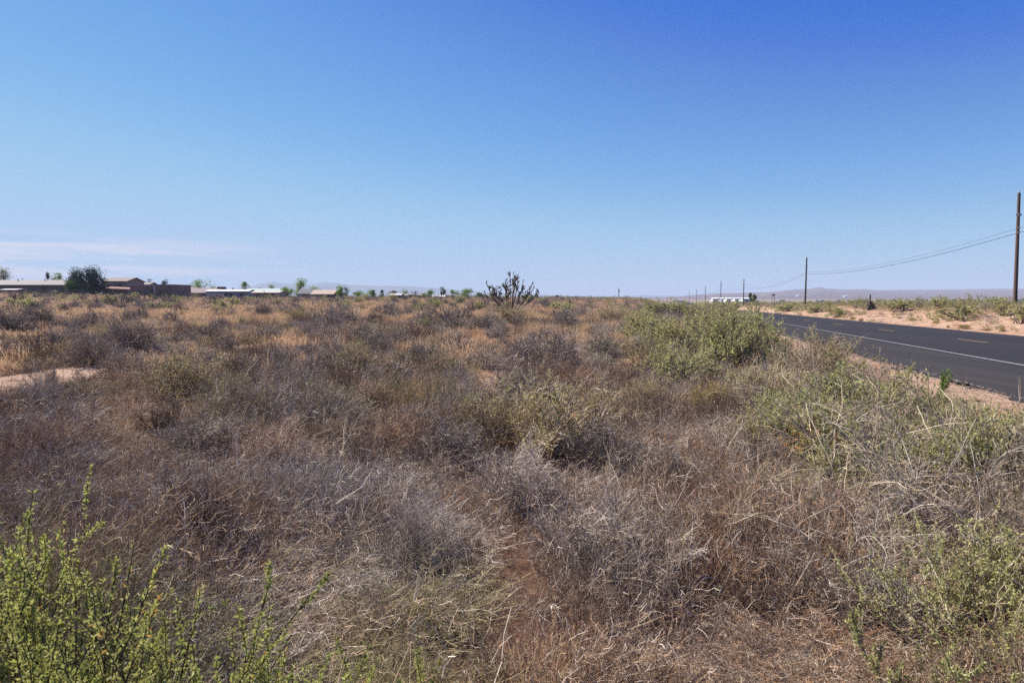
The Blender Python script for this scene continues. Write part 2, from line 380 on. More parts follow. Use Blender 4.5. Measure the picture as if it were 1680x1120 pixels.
for mt in ("silver", "darktwig", "olivetwig"):     # 25-30 mid
    for sd in (0, 3): pobj(PROTO, i, proto_tangle(sd + 90, 420, .0024, .29, .42, 4, pale=.02).mesh("tangle", M[mt])); i += 1
SPEC = {"near": ([0, 1, 2, 3, 4], [5, 6, 7], [19, 20], [21, 22], [23, 24]), "mid": ([8, 9, 10, 11], [12, 13], [25, 26], [27, 28], [29, 30])}
def species(kind, x, y):
    """neighbouring twig clumps are of one kind: brown, russet, silver, dark or olive patches"""
    sc = 1.0 if kind == "near" else 1.6
    n1 = fnoise(x, y, 2.4 * sc, 31) + .35 * fnoise(x, y, .9 * sc, 3) + .22 * R.normal(size=len(x)); n2 = fnoise(x, y, 3.0 * sc, 17) + .3 * fnoise(x, y, 1.2 * sc, 8) + .2 * R.normal(size=len(x))
    g = np.zeros(len(x), int); g[n2 < -.22] = 1; g[n1 > .22] = 2; g[n1 < -.26] = 3; g[(n2 > .30) & (n1 > -.3)] = 4
    out = np.zeros(len(x), int)
    for q in range(5):
        k = g == q; out[k] = R.choice(SPEC[kind][q], k.sum())
    return out
i = 0
for sd in range(3): pobj(PG, i, proto_grass(100 + sd, 170, .0035, .30, .24).mesh("tuft", M["grass"])); i += 1     # 0-2 near
for sd in range(3): pobj(PG, i, proto_grass(110 + sd, 150, .008, .32, .34).mesh("tuft", M["grass"])); i += 1      # 3-5 mid
for sd in range(2): pobj(PG, i, proto_grass(120 + sd, 110, .03, .42, .8).mesh("tuft", M["grass"])); i += 1         # 6-7 far

# ------------------------------------------------------------------ GN scatter
def scatter(name, coll, pts, rot, scl, idx, label, cat):
    me = bpy.data.meshes.new(name); n = len(pts)
    me.vertices.add(n); me.vertices.foreach_set("co", np.asarray(pts, np.float32).ravel())
    for nm, typ, dat, key in (("i_rot", "FLOAT_VECTOR", rot, "vector"), ("i_scl", "FLOAT_VECTOR", scl, "vector"), ("i_idx", "INT", idx, "value")):
        a = me.attributes.new(nm, typ, "POINT")
        a.data.foreach_set(key, np.asarray(dat, np.int32 if typ == "INT" else np.float32).ravel())
    o = bpy.data.objects.new(name, me); C.objects.link(o)
    ng = bpy.data.node_groups.new(name, "GeometryNodeTree")
    ng.interface.new_socket("Geometry", in_out="INPUT", socket_type="NodeSocketGeometry")
    ng.interface.new_socket("Geometry", in_out="OUTPUT", socket_type="NodeSocketGeometry")
    gi = ng.nodes.new("NodeGroupInput"); go = ng.nodes.new("NodeGroupOutput"); L = ng.links.new
    ci = ng.nodes.new("GeometryNodeCollectionInfo"); ci.inputs["Collection"].default_value = coll
    ci.inputs["Separate Children"].default_value = True; ci.inputs["Reset Children"].default_value = True
    ip = ng.nodes.new("GeometryNodeInstanceOnPoints"); ip.inputs["Pick Instance"].default_value = True
    def na(nm, dt):
        x = ng.nodes.new("GeometryNodeInputNamedAttribute"); x.data_type = dt; x.inputs["Name"].default_value = nm
        return x.outputs["Attribute"]
    e2r = ng.nodes.new("FunctionNodeEulerToRotation"); L(na("i_rot", "FLOAT_VECTOR"), e2r.inputs[0])
    L(gi.outputs[0], ip.inputs["Points"]); L(ci.outputs[0], ip.inputs["Instance"])
    L(na("i_idx", "INT"), ip.inputs["Instance Index"]); L(e2r.outputs[0], ip.inputs["Rotation"]); L(na("i_scl", "FLOAT_VECTOR"), ip.inputs["Scale"])
    L(ip.outputs[0], go.inputs[0])
    md = o.modifiers.new("scatter", "NODES"); md.node_group = ng
    tag(o, label, cat, kind="stuff"); return o

# bare patches of sand: (pixel x, pixel y, half width px, half height px)
BARE = [(55, 617, 105, 26), (20, 640, 70, 18), (95, 552, 75, 7), (345, 575, 48, 9), (570, 581, 18, 3), (800, 611, 34, 3), (690, 578, 25, 3), (760, 556, 30, 3),
        (880, 1010, 110, 40), (980, 960, 70, 22), (760, 1070, 120, 30), (1000, 1090, 90, 25)]
BW = []
for (bx, by, hw, hh) in BARE:
    ex = (44 if 600 < by < 612 or 614 < by < 660 else 18 if by < 900 else 0); f_ = gp(bx, by - hh); n_ = gp(bx, min(by + hh + ex * (by > 500), 1119)); c = (f_ + n_) * .5; c[0] = (bx - CX) / F * c[1]
    BW.append((c[0], c[1], hw / F * c[1], max(.25, (f_[1] - n_[1]) * .5), 1.0 if by < 900 else .18))
def bareness(x, y):
    b = np.zeros_like(x)
    wob = .34 * fnoise(x, y, 1.6, 25) + .16 * fnoise(x, y, .6, 4)
    for cx, cy, a, b_, k in BW:
        d = np.sqrt(((x - cx) / a) ** 2 + ((y - cy) / b_) ** 2) + wob
        b = np.maximum(b, k * (1 - sm(d, .75, 1.15)))
    p, s = ps(x, y)
    e = 2.75 + .45 * fnoise(x, y, 3, 30)
    b = np.maximum(b, sm(p, e, e + .7) * (1 - sm(p, P_FAR + 3.5, P_FAR + 8)))
    b = np.maximum(b, .6 * sm(p, P_FAR, P_FAR + 1) * (1 - sm(p, P_FAR + 6, P_FAR + 14)))
    return b

# ------------------------------------------------------------------ ground, road
def axis(lo_f, hi_f, step, lo, hi, g=1.12):
    a = list(np.arange(lo_f, hi_f + 1e-6, step)); st = step
    while a[-1] < hi: st *= g; a.append(a[-1] + st)
    st = step
    while a[0] > lo: st *= g; a.insert(0, a[0] - st)
    return np.array(a)
pa = axis(-22, 32, .3, -21000, 21000); pa = np.unique(np.concatenate([pa, [P_NEAR - .25, P_NEAR, P_NEAR + .4, P_FAR - .4, P_FAR, P_FAR + .3]]))
sa = axis(-6, 48, .3, -21000, 21000)
PP, SS = np.meshgrid(pa, sa, indexing="ij"); GX, GY = xy(PP, SS)
GZ = terrain(GX, GY)
a = Acc(); na_, ns_ = PP.shape
ii = (np.arange(na_ - 1)[:, None] * ns_ + np.arange(ns_ - 1)[None])
a.quads(np.stack([GX, GY, GZ], -1), np.stack([ii, ii + ns_, ii + ns_ + 1, ii + 1], -1), .5)
me = a.mesh("ground", M["ground"], smooth=True)
b_ = me.attributes.new("bare", "FLOAT", "POINT"); b_.data.foreach_set("value", bareness(GX, GY).ravel().astype(np.float32))
b_ = me.attributes.new("farness", "FLOAT", "POINT"); b_.data.foreach_set("value", (sm(np.hypot(GX, GY), 250, 700)).ravel().astype(np.float32))
tag(obj("ground", me), kind="structure")

def strip(name, p0, p1, s0, s1, dz, mat, step=.5, edge=None, parent=None, geo=False):
    s = np.arange(s0, s1 + 1e-6, step) if not geo else np.unique(np.concatenate([np.arange(s0, 60, .25), np.arange(60, s1, 4.0)]))
    A_ = np.full(len(s), p0); 
    if edge is not None: A_ = A_ + edge(s)
    a = Acc(); m = 4
    W = np.linspace(0, 1, m)[None, :]; Pp = A_[:, None] * (1 - W) + p1 * W; Sx = np.repeat(s[:, None], m, 1)
    X, Y = xy(Pp, Sx); Z = road_z(Sx) + dz
    V = np.stack([X, Y, Z], -1)
    i_ = (np.arange(len(s) - 1)[:, None] * m + np.arange(m - 1)[None])
    a.quads(V, np.stack([i_, i_ + 1, i_ + m + 1, i_ + m], -1), .5)
    o = obj(name, a.mesh(name, mat)); o["kind"] = "structure"; return o
rE = np.random.RandomState(5)
def ragged(s): return .09 * np.sin(s * .31) + .12 * np.sin(s * 2.1) * np.sin(s * .77 + 1) + .07 * np.sin(s * 5.3 + 2) * np.sin(s * 1.3) + rE.normal(size=len(s)) * .025
strip("road_shoulder", P_NEAR, P_FAR + .25, -60, 900, .0, M["shoulder"], edge=ragged, geo=True)
strip("road", P_WHITE - .18, P_FAR, -60, 900, .006, M["lane"], geo=True)
strip("road_marking", P_WHITE - .02, P_WHITE + .1, -60, 600, .011, M["line_w"], geo=True)
s_mid = road_hit(1595, 559)[1]
a = Acc()
for kk in range(-4, 14):
    s0 = s_mid + kk * 12.2 - 1.5
    ss = np.linspace(s0, s0 + 3.05, 5)
    for j in range(4):
        V = []
        for (p_, s_) in ((P_MID - .055, ss[j]), (P_MID + .055, ss[j]), (P_MID + .055, ss[j + 1]), (P_MID - .055, ss[j + 1])):
            x_, y_ = xy(p_, s_); V.append((x_, y_, road_z(s_) + .011))
        a.quads(V, [(0, 1, 2, 3)], .5)
o = obj("road_marking", a.mesh("road_marking", M["line_y"])); o["kind"] = "structure"

# gravel
for j in range(3):
    rs = np.random.RandomState(300 + j); a = Acc()
    th = np.linspace(0, 2 * math.pi, 7)[:-1]; rings = []
    for zi, rr_ in ((-.3, .5), (.1, 1), (.55, .75), (.8, .25)):
        q = rr_ * (1 + .25 * rs.normal(size=6)); rings.append(np.c_[np.cos(th) * q, np.sin(th) * q * .8, np.full(6, zi) + rs.normal(size=6) * .06])
    P = np.array(rings); V = P.reshape(-1, 3); Fq = []
    for r_ in range(3):
        for c_ in range(6): Fq.append((r_ * 6 + c_, r_ * 6 + (c_ + 1) % 6, r_ * 6 + 6 + (c_ + 1) % 6, r_ * 6 + 6 + c_))
    Fq += [(18, 19, 20, 21), (18, 21, 22, 23)]
    a.quads(V, Fq, .5); pobj(PV, j, a.mesh("pebble", M["rockl"] if j else M["rock"]))
    if j == 0: ROCKV, ROCKF = V.copy(), list(Fq)
n = 5200
s_ = 3 + R.rand(n) ** 1.3 * 42; p_ = np.where(R.rand(n) < .75, P_NEAR + -np.abs(R.normal(size=n)) * .3 + .12, R.uniform(3.2, P_NEAR, n))
X, Y = xy(p_, s_); Z = np.maximum(terrain(X, Y), np.where(p_ > P_NEAR, road_z(s_), -99))
sc = R.uniform(.006, .022, n) * (1 + (R.rand(n) > .97) * 1.4)
scatter("gravel", PV, np.c_[X, Y, Z], np.c_[np.zeros(n), np.zeros(n), R.rand(n) * 6.28], np.c_[sc, sc, sc * .7], R.randint(0, 3, n), "loose gravel along the crumbling edge of the asphalt", "gravel")

# ------------------------------------------------------------------ stuff scatters
def gpt0(px, t):
    g = at(px, 488, t); g[2] = float(terrain(g[0], g[1])); return g
def fan(n, t0, t1, umax=.86, pad=1.5):
    t = np.sqrt(R.rand(n) * (t1 * t1 - t0 * t0) + t0 * t0); u = R.uniform(-umax, umax, n)
    return u * t + np.sign(u) * pad * R.rand(n), t
def mk_layer(n, t0, t1, idxs, smin, smax, keepf, tilt=.12, flat=1.0, clus=0.0):
    x, y = fan(n, t0, t1)
    k = R.rand(n) < keepf(x, y) * (1 - clus * sm(y, 3.5, 8) + clus * sm(y, 3.5, 8) * 1.15 * sm(fnoise(x, y, 1.7, 22), -.35, .2))
    x, y = x[k], y[k]; m = len(x); z = terrain(x, y) - .015
    sc = R.uniform(smin, smax, m) * (1 + .30 * fnoise(x, y, 2.5, 15)); zs = np.clip(1 + 1.0 * fnoise(x, y, 1.7, 22) + .4 * fnoise(x, y, 6, 2), .4, 1.7)
    return np.c_[x, y, z], np.c_[R.normal(size=m) * tilt, R.normal(size=m) * tilt, R.rand(m) * 6.283], np.c_[sc, sc, sc * R.uniform(.75, 1.15, m) * flat * zs], (species(idxs, x, y) if isinstance(idxs, str) else R.choice(idxs, m))
ORANGE = [(270, 700, 130, 30), (690, 690, 90, 40), (1010, 520, 60, 10), (1120, 545, 60, 10), (300, 660, 60, 14), (360, 530, 160, 10), (480, 620, 60, 14), (430, 575, 90, 10), (560, 505, 200, 9), (900, 560, 140, 14), (230, 515, 120, 8), (900, 508, 90, 6), (790, 560, 90, 12)]
OW = []
for (bx, by, hw, hh) in ORANGE:
    c = gp(bx, by); f_ = gp(bx, by - hh); n_ = gp(bx, by + hh); OW.append((c[0], c[1], hw / F * c[1], max(.4, (f_[1] - n_[1]) * .5)))
def orange(x, y):
    o = sm(fnoise(x, y, 7, 12) + .5 * fnoise(x, y, 2.6, 5), -.05, .4) * .75 * sm(y, 3, 9)
    for cx, cy, a_, b__ in OW:
        o = np.maximum(o, 1 - sm(np.sqrt(((x - cx) / a_) ** 2 + ((y - cy) / b__) ** 2), .5, 1.2))
    return o
def clearof(x, y):
    p, s = ps(x, y)
    return (1 - sm(bareness(x, y), .15, .7)) * (p < 3.25) * (np.hypot(x, y) > 1.5)
def rightside(x, y):
    p, s = ps(x, y)
    return (p > P_FAR + 2.5) * sm(p, P_FAR + 2, P_FAR + 9)
lay = []
lay.append(mk_layer(4300, 1.6, 11, 'near', .7, 1.2, lambda x, y: clearof(x, y) * (.85 - .45 * orange(x, y)), clus=.8))
lay.append(mk_layer(700, 1.6, 11, [5, 6, 7], .7, 1.2, lambda x, y: clearof(x, y) * (.35 + .6 * sm(fnoise(x, y, 2.4, 9), -.2, .25)), clus=.6))
lay.append(mk_layer(10500, 11, 42, 'mid', .75, 1.3, lambda x, y: clearof(x, y) * (.9 - .75 * orange(x, y)), clus=.7))
lay.append(mk_layer(2000, 11, 42, [12, 13], .7, 1.2, lambda x, y: clearof(x, y) * .5, clus=.6))
lay.append(mk_layer(2000, 1.8, 7.5, 'near', .6, .95, lambda x, y: clearof(x, y) * .9))
lay.append(mk_layer(3400, 1.6, 10, 'near', .3, .65, lambda x, y: clearof(x, y) * .9 + (ps(x, y)[0] < 3) * (np.hypot(x, y) > 1.5) * .1))
lay.append(mk_layer(9000, 42, 330, [14, 15, 16], .7, 1.3, lambda x, y: clearof(x, y) * (.75 - .5 * orange(x, y))))
lay.append(mk_layer(4200, 60, 330, [17, 18, 14], .6, 1.3, lambda x, y: clearof(x, y) * .5))
lay.append(mk_layer(16000, 42, 330, [14, 15, 16, 17, 18, 17, 18], .7, 1.25, lambda x, y: rightside(x, y)))
def bank(x, y):
    p, s = ps(x, y); return ((p > P_FAR + .5) & (p < P_FAR + 12)) * (.16 + .6 * sm(fnoise(x, y, 3, 6), -.1, .35))
lay.append(mk_layer(15000, 22, 120, [8, 9, 12, 14, 17, 13], .3, .8, bank))
lay.append(mk_layer(900, 3, 30, [8, 12, 9], .15, .4, lambda x, y: ((ps(x, y)[0] > 3.2) & (ps(x, y)[0] < P_NEAR - .3)) * .6))
lay.append(mk_layer(6000, 8, 32, [8, 9, 12, 27], .12, .5, lambda x, y: (bareness(x, y) > .5) * (ps(x, y)[0] < 2) * .35))
scatter("dry_undergrowth", PROTO, *[np.concatenate([l[j] for l in lay]) for j in range(4)], "tangled mat of dead grey brown twigs covering the field between the shrubs", "undergrowth")
lay = []
lay.append(mk_layer(2600, 2.2, 14, [0, 1, 2], .6, 1.1, lambda x, y: clearof(x, y) * (.12 + .85 * orange(x, y))))
lay.append(mk_layer(22000, 13, 60, [3, 4, 5], .7, 1.25, lambda x, y: clearof(x, y) * (.1 + .9 * orange(x, y))))
lay.append(mk_layer(26000, 45, 330, [6, 7], .6, 1.05, lambda x, y: clearof(x, y) * (.15 + .8 * orange(x, y))))
lay.append(mk_layer(5000, 30, 200, [6, 7, 4], .4, .8, lambda x, y: rightside(x, y) * .5))
lay.append(mk_layer(1500, 4, 40, [3, 4], .25, .5, lambda x, y: ((ps(x, y)[0] > 2.9) & (ps(x, y)[0] < P_NEAR - .3)) * .35))
scatter("dry_grass", PG, *[np.concatenate([l[j] for l in lay]) for j in range(4)], "knee high dry orange brown grass spread across the field", "dry grass")

# ------------------------------------------------------------------ individual shrubs
def thing_from(name, meshes, parts):
    """empty + parts; hidden seed objects are moved on first use"""
    o = bpy.data.objects.new(name, None); C.objects.link(o); o.empty_display_size = .1
    for nm, me in zip(parts, meshes): obj(nm, me, o)
    return o
SHP = {}
def reg(kind, name, meshes, parts): SHP.setdefault(kind, []).append([name, meshes, parts, None])
for sd in range(3):
    a, l = proto_shrub(200 + sd, .0027, 1, 1.7, 44, 420, 4200, k=5); reg("grey", "shrub", [a.mesh("shrub", M["grey"])], None)
for sd in range(4):
    a, l = proto_shrub(240 + sd, .0024, 1, 2.1, 46, 480, 4600, k=6); reg("mound", "shrub", [a.mesh("shrub", M[("silver", "twig", "darktwig", "grey")[sd]])], None)
for sd in range(2):
    a, l = proto_shrub(206 + sd, .0065, 1, 1.8, 26, 160, 1100, k=4); reg("greyfar", "shrub", [a.mesh("shrub", M["grey"])], None)
for sd in range(3):
    a, l = proto_shrub(210 + sd, .0030, 1, 1.6, 38, 300, 2200, leaves=19000, lsize=.034, k=5); reg("salt", "saltbush", [a.mesh("branches", M["grey"]), l.mesh("foliage", M["salt"])], ["branches", "foliage"])
for sd in range(2):
    a, l = proto_shrub(215 + sd, .009, 1, 1.7, 16, 80, 420, leaves=2600, lsize=.09, k=4); reg("saltfar", "saltbush", [a.mesh("branches", M["grey"]), l.mesh("foliage", M["salt"])], ["branches", "foliage"])
for sd in range(2):
    a, l = proto_shrub(220 + sd, .0027, 1, 2.0, 38, 340, 3000, leaves=13000, lsize=.026, k=5); reg("pale", "shrub", [a.mesh("branches", M["twig"]), l.mesh("foliage", M["pgreen"])], ["branches", "foliage"])
for sd in range(2):
    a, l = proto_shrub(225 + sd, .0025, 1, 2.0, 30, 320, 2600, leaves=17000, lsize=.032, k=5); reg("yel", "snakeweed", [a.mesh("branches", M["redtwig"]), l.mesh("foliage", M["yellow"])], ["branches", "foliage"])
def place(kind, loc, sx, sz, label, cat, group=None, rz=None):
    v = SHP[kind][R.randint(len(SHP[kind]))]; name, meshes, parts, seed = v
    if parts is None: o = obj(name, meshes[0])
    elif seed is None: o = thing_from(name, meshes, parts); v[3] = o
    else: o = copy_tree(seed)
    for k_ in ("label", "category", "group"):
        if k_ in o: del o[k_]
    o.location = loc; o.rotation_euler = (0, 0, R.rand() * 6.28 if rz is None else rz); o.scale = (sx, sx, sz)
    tag(o, label, cat, group); return o
WID = {"mound": 2.1, "grey": 1.7, "greyfar": 1.8, "salt": 1.6, "saltfar": 1.7, "pale": 2.0, "yel": 2.0}
used = []
def lm(kind, px, py, wpx, hpx, label, cat="shrub", group=None, k=1.0):
    g = gp(px, py); W = wpx / F * g[1]; H = hpx / F * g[1]
    g[1] += W * .35; g[0] *= 1 + W * .35 / g[1]; g[2] = float(terrain(g[0], g[1]))
    used.append((g[0], g[1], W * .45))
    return place(kind, g, W / WID[kind] * 1.12, (H + (.16 if g[1] < 16 else .05)) * 1.05, label, cat, group)
lm("grey", 212, 590, 140, 68, "large dark grey leafless shrub standing behind the bare sand at the left")
lm("grey", 150, 604, 84, 50, "brownish leafless shrub leaning over the right edge of the bare sand patch")
lm("grey", 62, 538, 74, 36, "bluish grey rounded shrub with pale tips, left of the large dark shrub")
lm("grey", 15, 552, 80, 42, "grey shrub cut by the left edge of the view above the sand")
lm("grey", 28, 596, 70, 28, "low grey brown shrub just above the lower sand patch")
lm("grey", 300, 572, 70, 26, "low dark shrub beside the upper strip of bare sand")
lm("grey", 365, 580, 34, 14, "tiny grey shrub sitting on the middle bare sand patch")
lm("grey", 86, 634, 24, 16, "tiny dark tuft of twigs standing alone on the pink sand")
lm("grey", 905, 616, 130, 72, "large silvery grey leafless shrub in the middle of the field")
lm("grey", 985, 606, 90, 52, "grey twiggy shrub joined to the right side of the large silvery one")
lm("grey", 600, 578, 80, 42, "dark rounded shrub behind the pale green low shrub")
lm("grey", 650, 572, 60, 30, "dark grey shrub just right of the dark rounded shrub")
lm("pale", 592, 628, 100, 46, "pale green low shrub in the middle distance, left of centre")
lm("pale", 495, 532, 70, 26, "dark green grey mound shrub in orange grass below the tan roofed house")
lm("grey", 432, 522, 40, 22, "small dark shrub in orange grass left of the green grey mound")
lm("grey", 690, 612, 80, 40, "grey shrub between the pale green shrub and the large silvery shrub")
lm("grey", 790, 608, 84, 24, "low flat grey shrub just above the thin strip of sand at the centre")
lm("grey", 818, 552, 44, 22, "dark grey shrub below the largest cholla cactus")
lm("pale", 840, 530, 100, 22, "low pale green bush around the foot of the largest cholla")
lm("grey", 748, 546, 50, 26, "dark shrub below and left of the largest cholla")
lm("grey", 921, 527, 34, 22, "small dark round shrub right of the largest cholla")
lm("grey", 570, 560, 70, 26, "grey shrub above the pale green low shrub, half hidden in grass")
lm("pale", 310, 690, 190, 78, "broad olive green twiggy shrub at the left of the foreground")
lm("grey", 100, 740, 170, 60, "dark grey twig mound left of the broad olive shrub")
lm("grey", 330, 790, 190, 70, "dark tangled dead shrub in front of the broad olive shrub")
lm("pale", 800, 765, 180, 84, "wispy olive shrub on the left flank of the grey green centre shrub")
lm("pale", 960, 742, 170, 76, "pale wispy shrub behind the right flank of the grey green centre shrub")
lm("pale", 885, 785, 270, 112, "broad grey green shrub with dark bare stalks in the centre foreground")
lm("grey", 1010, 810, 190, 84, "dark grey twig shrub against the right side of the grey green centre shrub")
lm("pale", 1060, 690, 90, 50, "pale grey green shrub behind the yellow green mound")
lm("yel", 1162, 700, 100, 46, "bright yellow green rounded mound in the foreground right of centre", "snakeweed")
for kk, (px, py, w_, h_, lb) in enumerate([
    (1010, 536, 80, 34, "leftmost and lowest green saltbush of the long roadside thicket"),
    (1062, 566, 100, 54, "yellowish green saltbush at the left front of the roadside thicket"),
    (1112, 596, 120, 78, "grey green saltbush in the front middle of the roadside thicket"),
    (1160, 560, 110, 56, "saltbush in the middle of the roadside thicket behind the front row"),
    (1202, 618, 140, 108, "tallest dark hearted saltbush at the front of the roadside thicket"),
    (1250, 592, 80, 78, "dark green saltbush at the right end of the thicket beside the asphalt"),
    (1122, 646, 120, 62, "low grey green saltbush in front of the roadside thicket"),
    (1068, 622, 110, 56, "half dead saltbush at the left foot of the roadside thicket"),
    (1186, 540, 90, 38, "bright green saltbush at the back of the roadside thicket near the road"),
    (1130, 524, 100, 30, "distant saltbush along the top line of the roadside thicket"),
    (1088, 522, 80, 30, "distant saltbush at the back left of the roadside thicket")]):
    lm("pale" if kk in (0, 3, 7) else "salt", px, py, w_, h_, lb, "saltbush", "saltbushes of the roadside thicket")
lm("pale", 1335, 660, 170, 92, "straw coloured green shrub with bare white sticks rising beside the road")
lm("salt", 1390, 722, 180, 88, "green saltbush left of the sandy verge in the right foreground", "saltbush")
lm("salt", 1478, 774, 210, 116, "wide green saltbush with dead orange leaves in the right foreground", "saltbush")
lm("salt", 1545, 742, 110, 70, "upright green saltbush at the edge of the sandy verge", "saltbush")
lm("salt", 1655, 764, 120, 50, "small green saltbush at the right edge below the sandy verge", "saltbush")
lm("salt", 1440, 880, 250, 120, "sprawling saltbush among curved tan stems in the right foreground", "saltbush")
lm("salt", 1242, 690, 130, 66, "saltbush between the yellow green mound and the straw coloured shrub with bare sticks", "saltbush")
lm("salt", 1300, 742, 150, 76, "yellowish saltbush in front of the straw coloured shrub with bare sticks", "saltbush")
lm("salt", 1425, 694, 110, 40, "saltbush at the sandy verge just below the row of dark stones", "saltbush")
lm("salt", 1610, 812, 180, 96, "saltbush below the sandy verge, half covered by dead pale branches", "saltbush")
lm("salt", 1290, 778, 170, 76, "low green saltbush left of the small patch of dead orange leaves", "saltbush")
lm("salt", 1375, 800, 190, 100, "bushy saltbush rising behind the curved tan stems", "saltbush")
lm("salt", 1530, 850, 230, 130, "green saltbush between the sprawling saltbush and the dead pale branches", "saltbush")
lm("pale", 1260, 700, 130, 70, "pale olive shrub between the yellow green mound and the straw coloured shrub")
lm("pale", 1270, 900, 190, 70, "thin greenish twiggy shrub below the curved tan stems")
lm("grey", 740, 800, 190, 70, "grey brown twiggy mound left of the grey green centre shrub")
lm("grey", 560, 730, 150, 60, "grey brown mound of twigs beside the orange tuft left of centre")
lm("grey", 1120, 850, 190, 80, "grey twig mound above the pinkish tan dead stems")
lm("grey", 1490, 985, 230, 90, "grey dead twig mound between the sprawling saltbush and the corner saltbush")
lm("grey", 1400, 1070, 230, 80, "low grey dead twig mound left of the silvery green corner saltbush")
lm("grey", 1650, 985, 200, 100, "grey dead twig shrub at the right edge above the corner saltbush")
lm("salt", 1590, 1080, 260, 130, "silvery green saltbush in the bottom right corner", "saltbush")
lm("salt", 1640, 900, 230, 150, "green saltbush behind the dead pale branches at the right edge", "saltbush")
# far bank
lm("saltfar", 1575, 526, 68, 27, "large green shrub on the red bank across the road", "saltbush")
lm("saltfar", 1677, 532, 56, 32, "green shrub on the red bank beneath the tall pole at the right edge", "saltbush")
lm("saltfar", 1372, 521, 28, 18, "dark green shrub on the bank close to the far edge of the road", "saltbush")
lm("saltfar", 1345, 512, 44, 14, "green shrub on the bank near the second utility pole", "saltbush")
lm("saltfar", 1300, 512, 60, 14, "green shrub on the bank to the left of the second utility pole", "saltbush")
lm("saltfar", 1480, 512, 50, 16, "yellowish green shrub on the bank right of the leaning sticks", "saltbush")
for (px, py, w_, h_, lb) in [(1399, 525, 13, 7, "small yellow green clump by the far road edge, in a gap between shrub and sticks"), (1413, 527, 9, 6, "tiny dark clump on the bank below the leaning sticks"),
    (1582, 540, 20, 9, "yellow green clump on the bank below the large green shrub"), (1645, 544, 9, 8, "lone small green clump near the asphalt below the tall pole"),
    (1620, 543, 14, 5, "flat straw clump on the bank between two green clumps"), (1555, 538, 6, 6, "tiny green clump at the far edge of the asphalt"),
    (1497, 527, 14, 6, "low olive clump on the bank left of the large green shrub"), (1536, 531, 12, 7, "small yellowish clump beside the grey brush on the bank")]:
    g = gp(px, py); W = w_ / F * g[1]; place("yel", g, W / 2 * 1.1, h_ / F * g[1], lb, "weed", "clumps of weed on the bank across the road")
# random field shrubs
def far_enough(x, y, r):
    return all((x - a_) ** 2 + ((y - b__) * .8) ** 2 > (r + c_) ** 2 for a_, b__, c_ in used)
def rnd_shrubs(n, t0, t1, kindf, hf, cond, label, cat, group, pad=0):
    c_ = 0
    for _ in range(n * 30):
        if c_ >= n: break
        t = math.exp(R.uniform(math.log(t0), math.log(t1))); u = R.uniform(-.74, .74); x, y = u * t, t
        h = hf(); w = h * R.uniform(1.3, 2.0)
        if not cond(x, y) or not far_enough(x, y, w * .4): continue
        k_ = kindf(t); used.append((x, y, w * .4)); c_ += 1
        place(k_, (x, y, float(terrain(x, y)) - .02), w / WID[k_], h, label, cat, group)
inf = lambda x, y: float(clearof(np.array(x), np.array(y))) > .6
rnd_shrubs(46, 3.6, 13, lambda t: "mound", lambda: R.uniform(.36, .66), inf, "rounded mound of dead grey or brown twigs among the tangled undergrowth of the foreground", "shrub", "twig mounds in the foreground")
rnd_shrubs(60, 8, 30, lambda t: "grey", lambda: R.uniform(.45, .8), inf, "low grey leafless shrub standing in the dry grass of the nearer field", "shrub", "grey shrubs in the nearer field")
rnd_shrubs(130, 30, 200, lambda t: "greyfar", lambda: R.uniform(.6, 1.15), inf, "grey leafless shrub dotted across the orange grass of the farther field", "shrub", "grey shrubs in the farther field")
rnd_shrubs(30, 14, 70, lambda t: "pale", lambda: R.uniform(.5, .85), inf, "pale green grey shrub scattered among the dry grass of the field", "shrub", "pale green shrubs in the field")
rnd_shrubs(50, 60, 220, lambda t: "saltfar", lambda: R.uniform(.7, 1.3), inf, "low green bush toward the houses at the far side of the field", "shrub", "green bushes at the far side of the field")
for kk in range(16):
    px = 1150 + kk * 6.5; t = R.uniform(215, 275); g = gpt0(px, t); h = (g[1] * (499.5 - 493.8 + R.normal() * .5) / F) ; h = max(.7, at(px, 494 + R.normal() * .6, t)[2] - g[2])
    place("saltfar" if kk % 3 else "greyfar", g, h * 1.5, h, "olive brown bush in front of the row of pale blue buildings by the road", "shrub", "bushes before the pale blue buildings")
rb = lambda x, y: ps(x, y)[0] > P_FAR + 7
rnd_shrubs(80, 40, 200, lambda t: "saltfar", lambda: R.uniform(.6, 1.3), rb, "olive green desert bush on the flat beyond the road bank", "shrub", "olive bushes beyond the road")
rnd_shrubs(70, 40, 200, lambda t: "greyfar", lambda: R.uniform(.5, 1.1), rb, "grey brown desert bush on the flat beyond the road bank", "shrub", "grey bushes beyond the road")

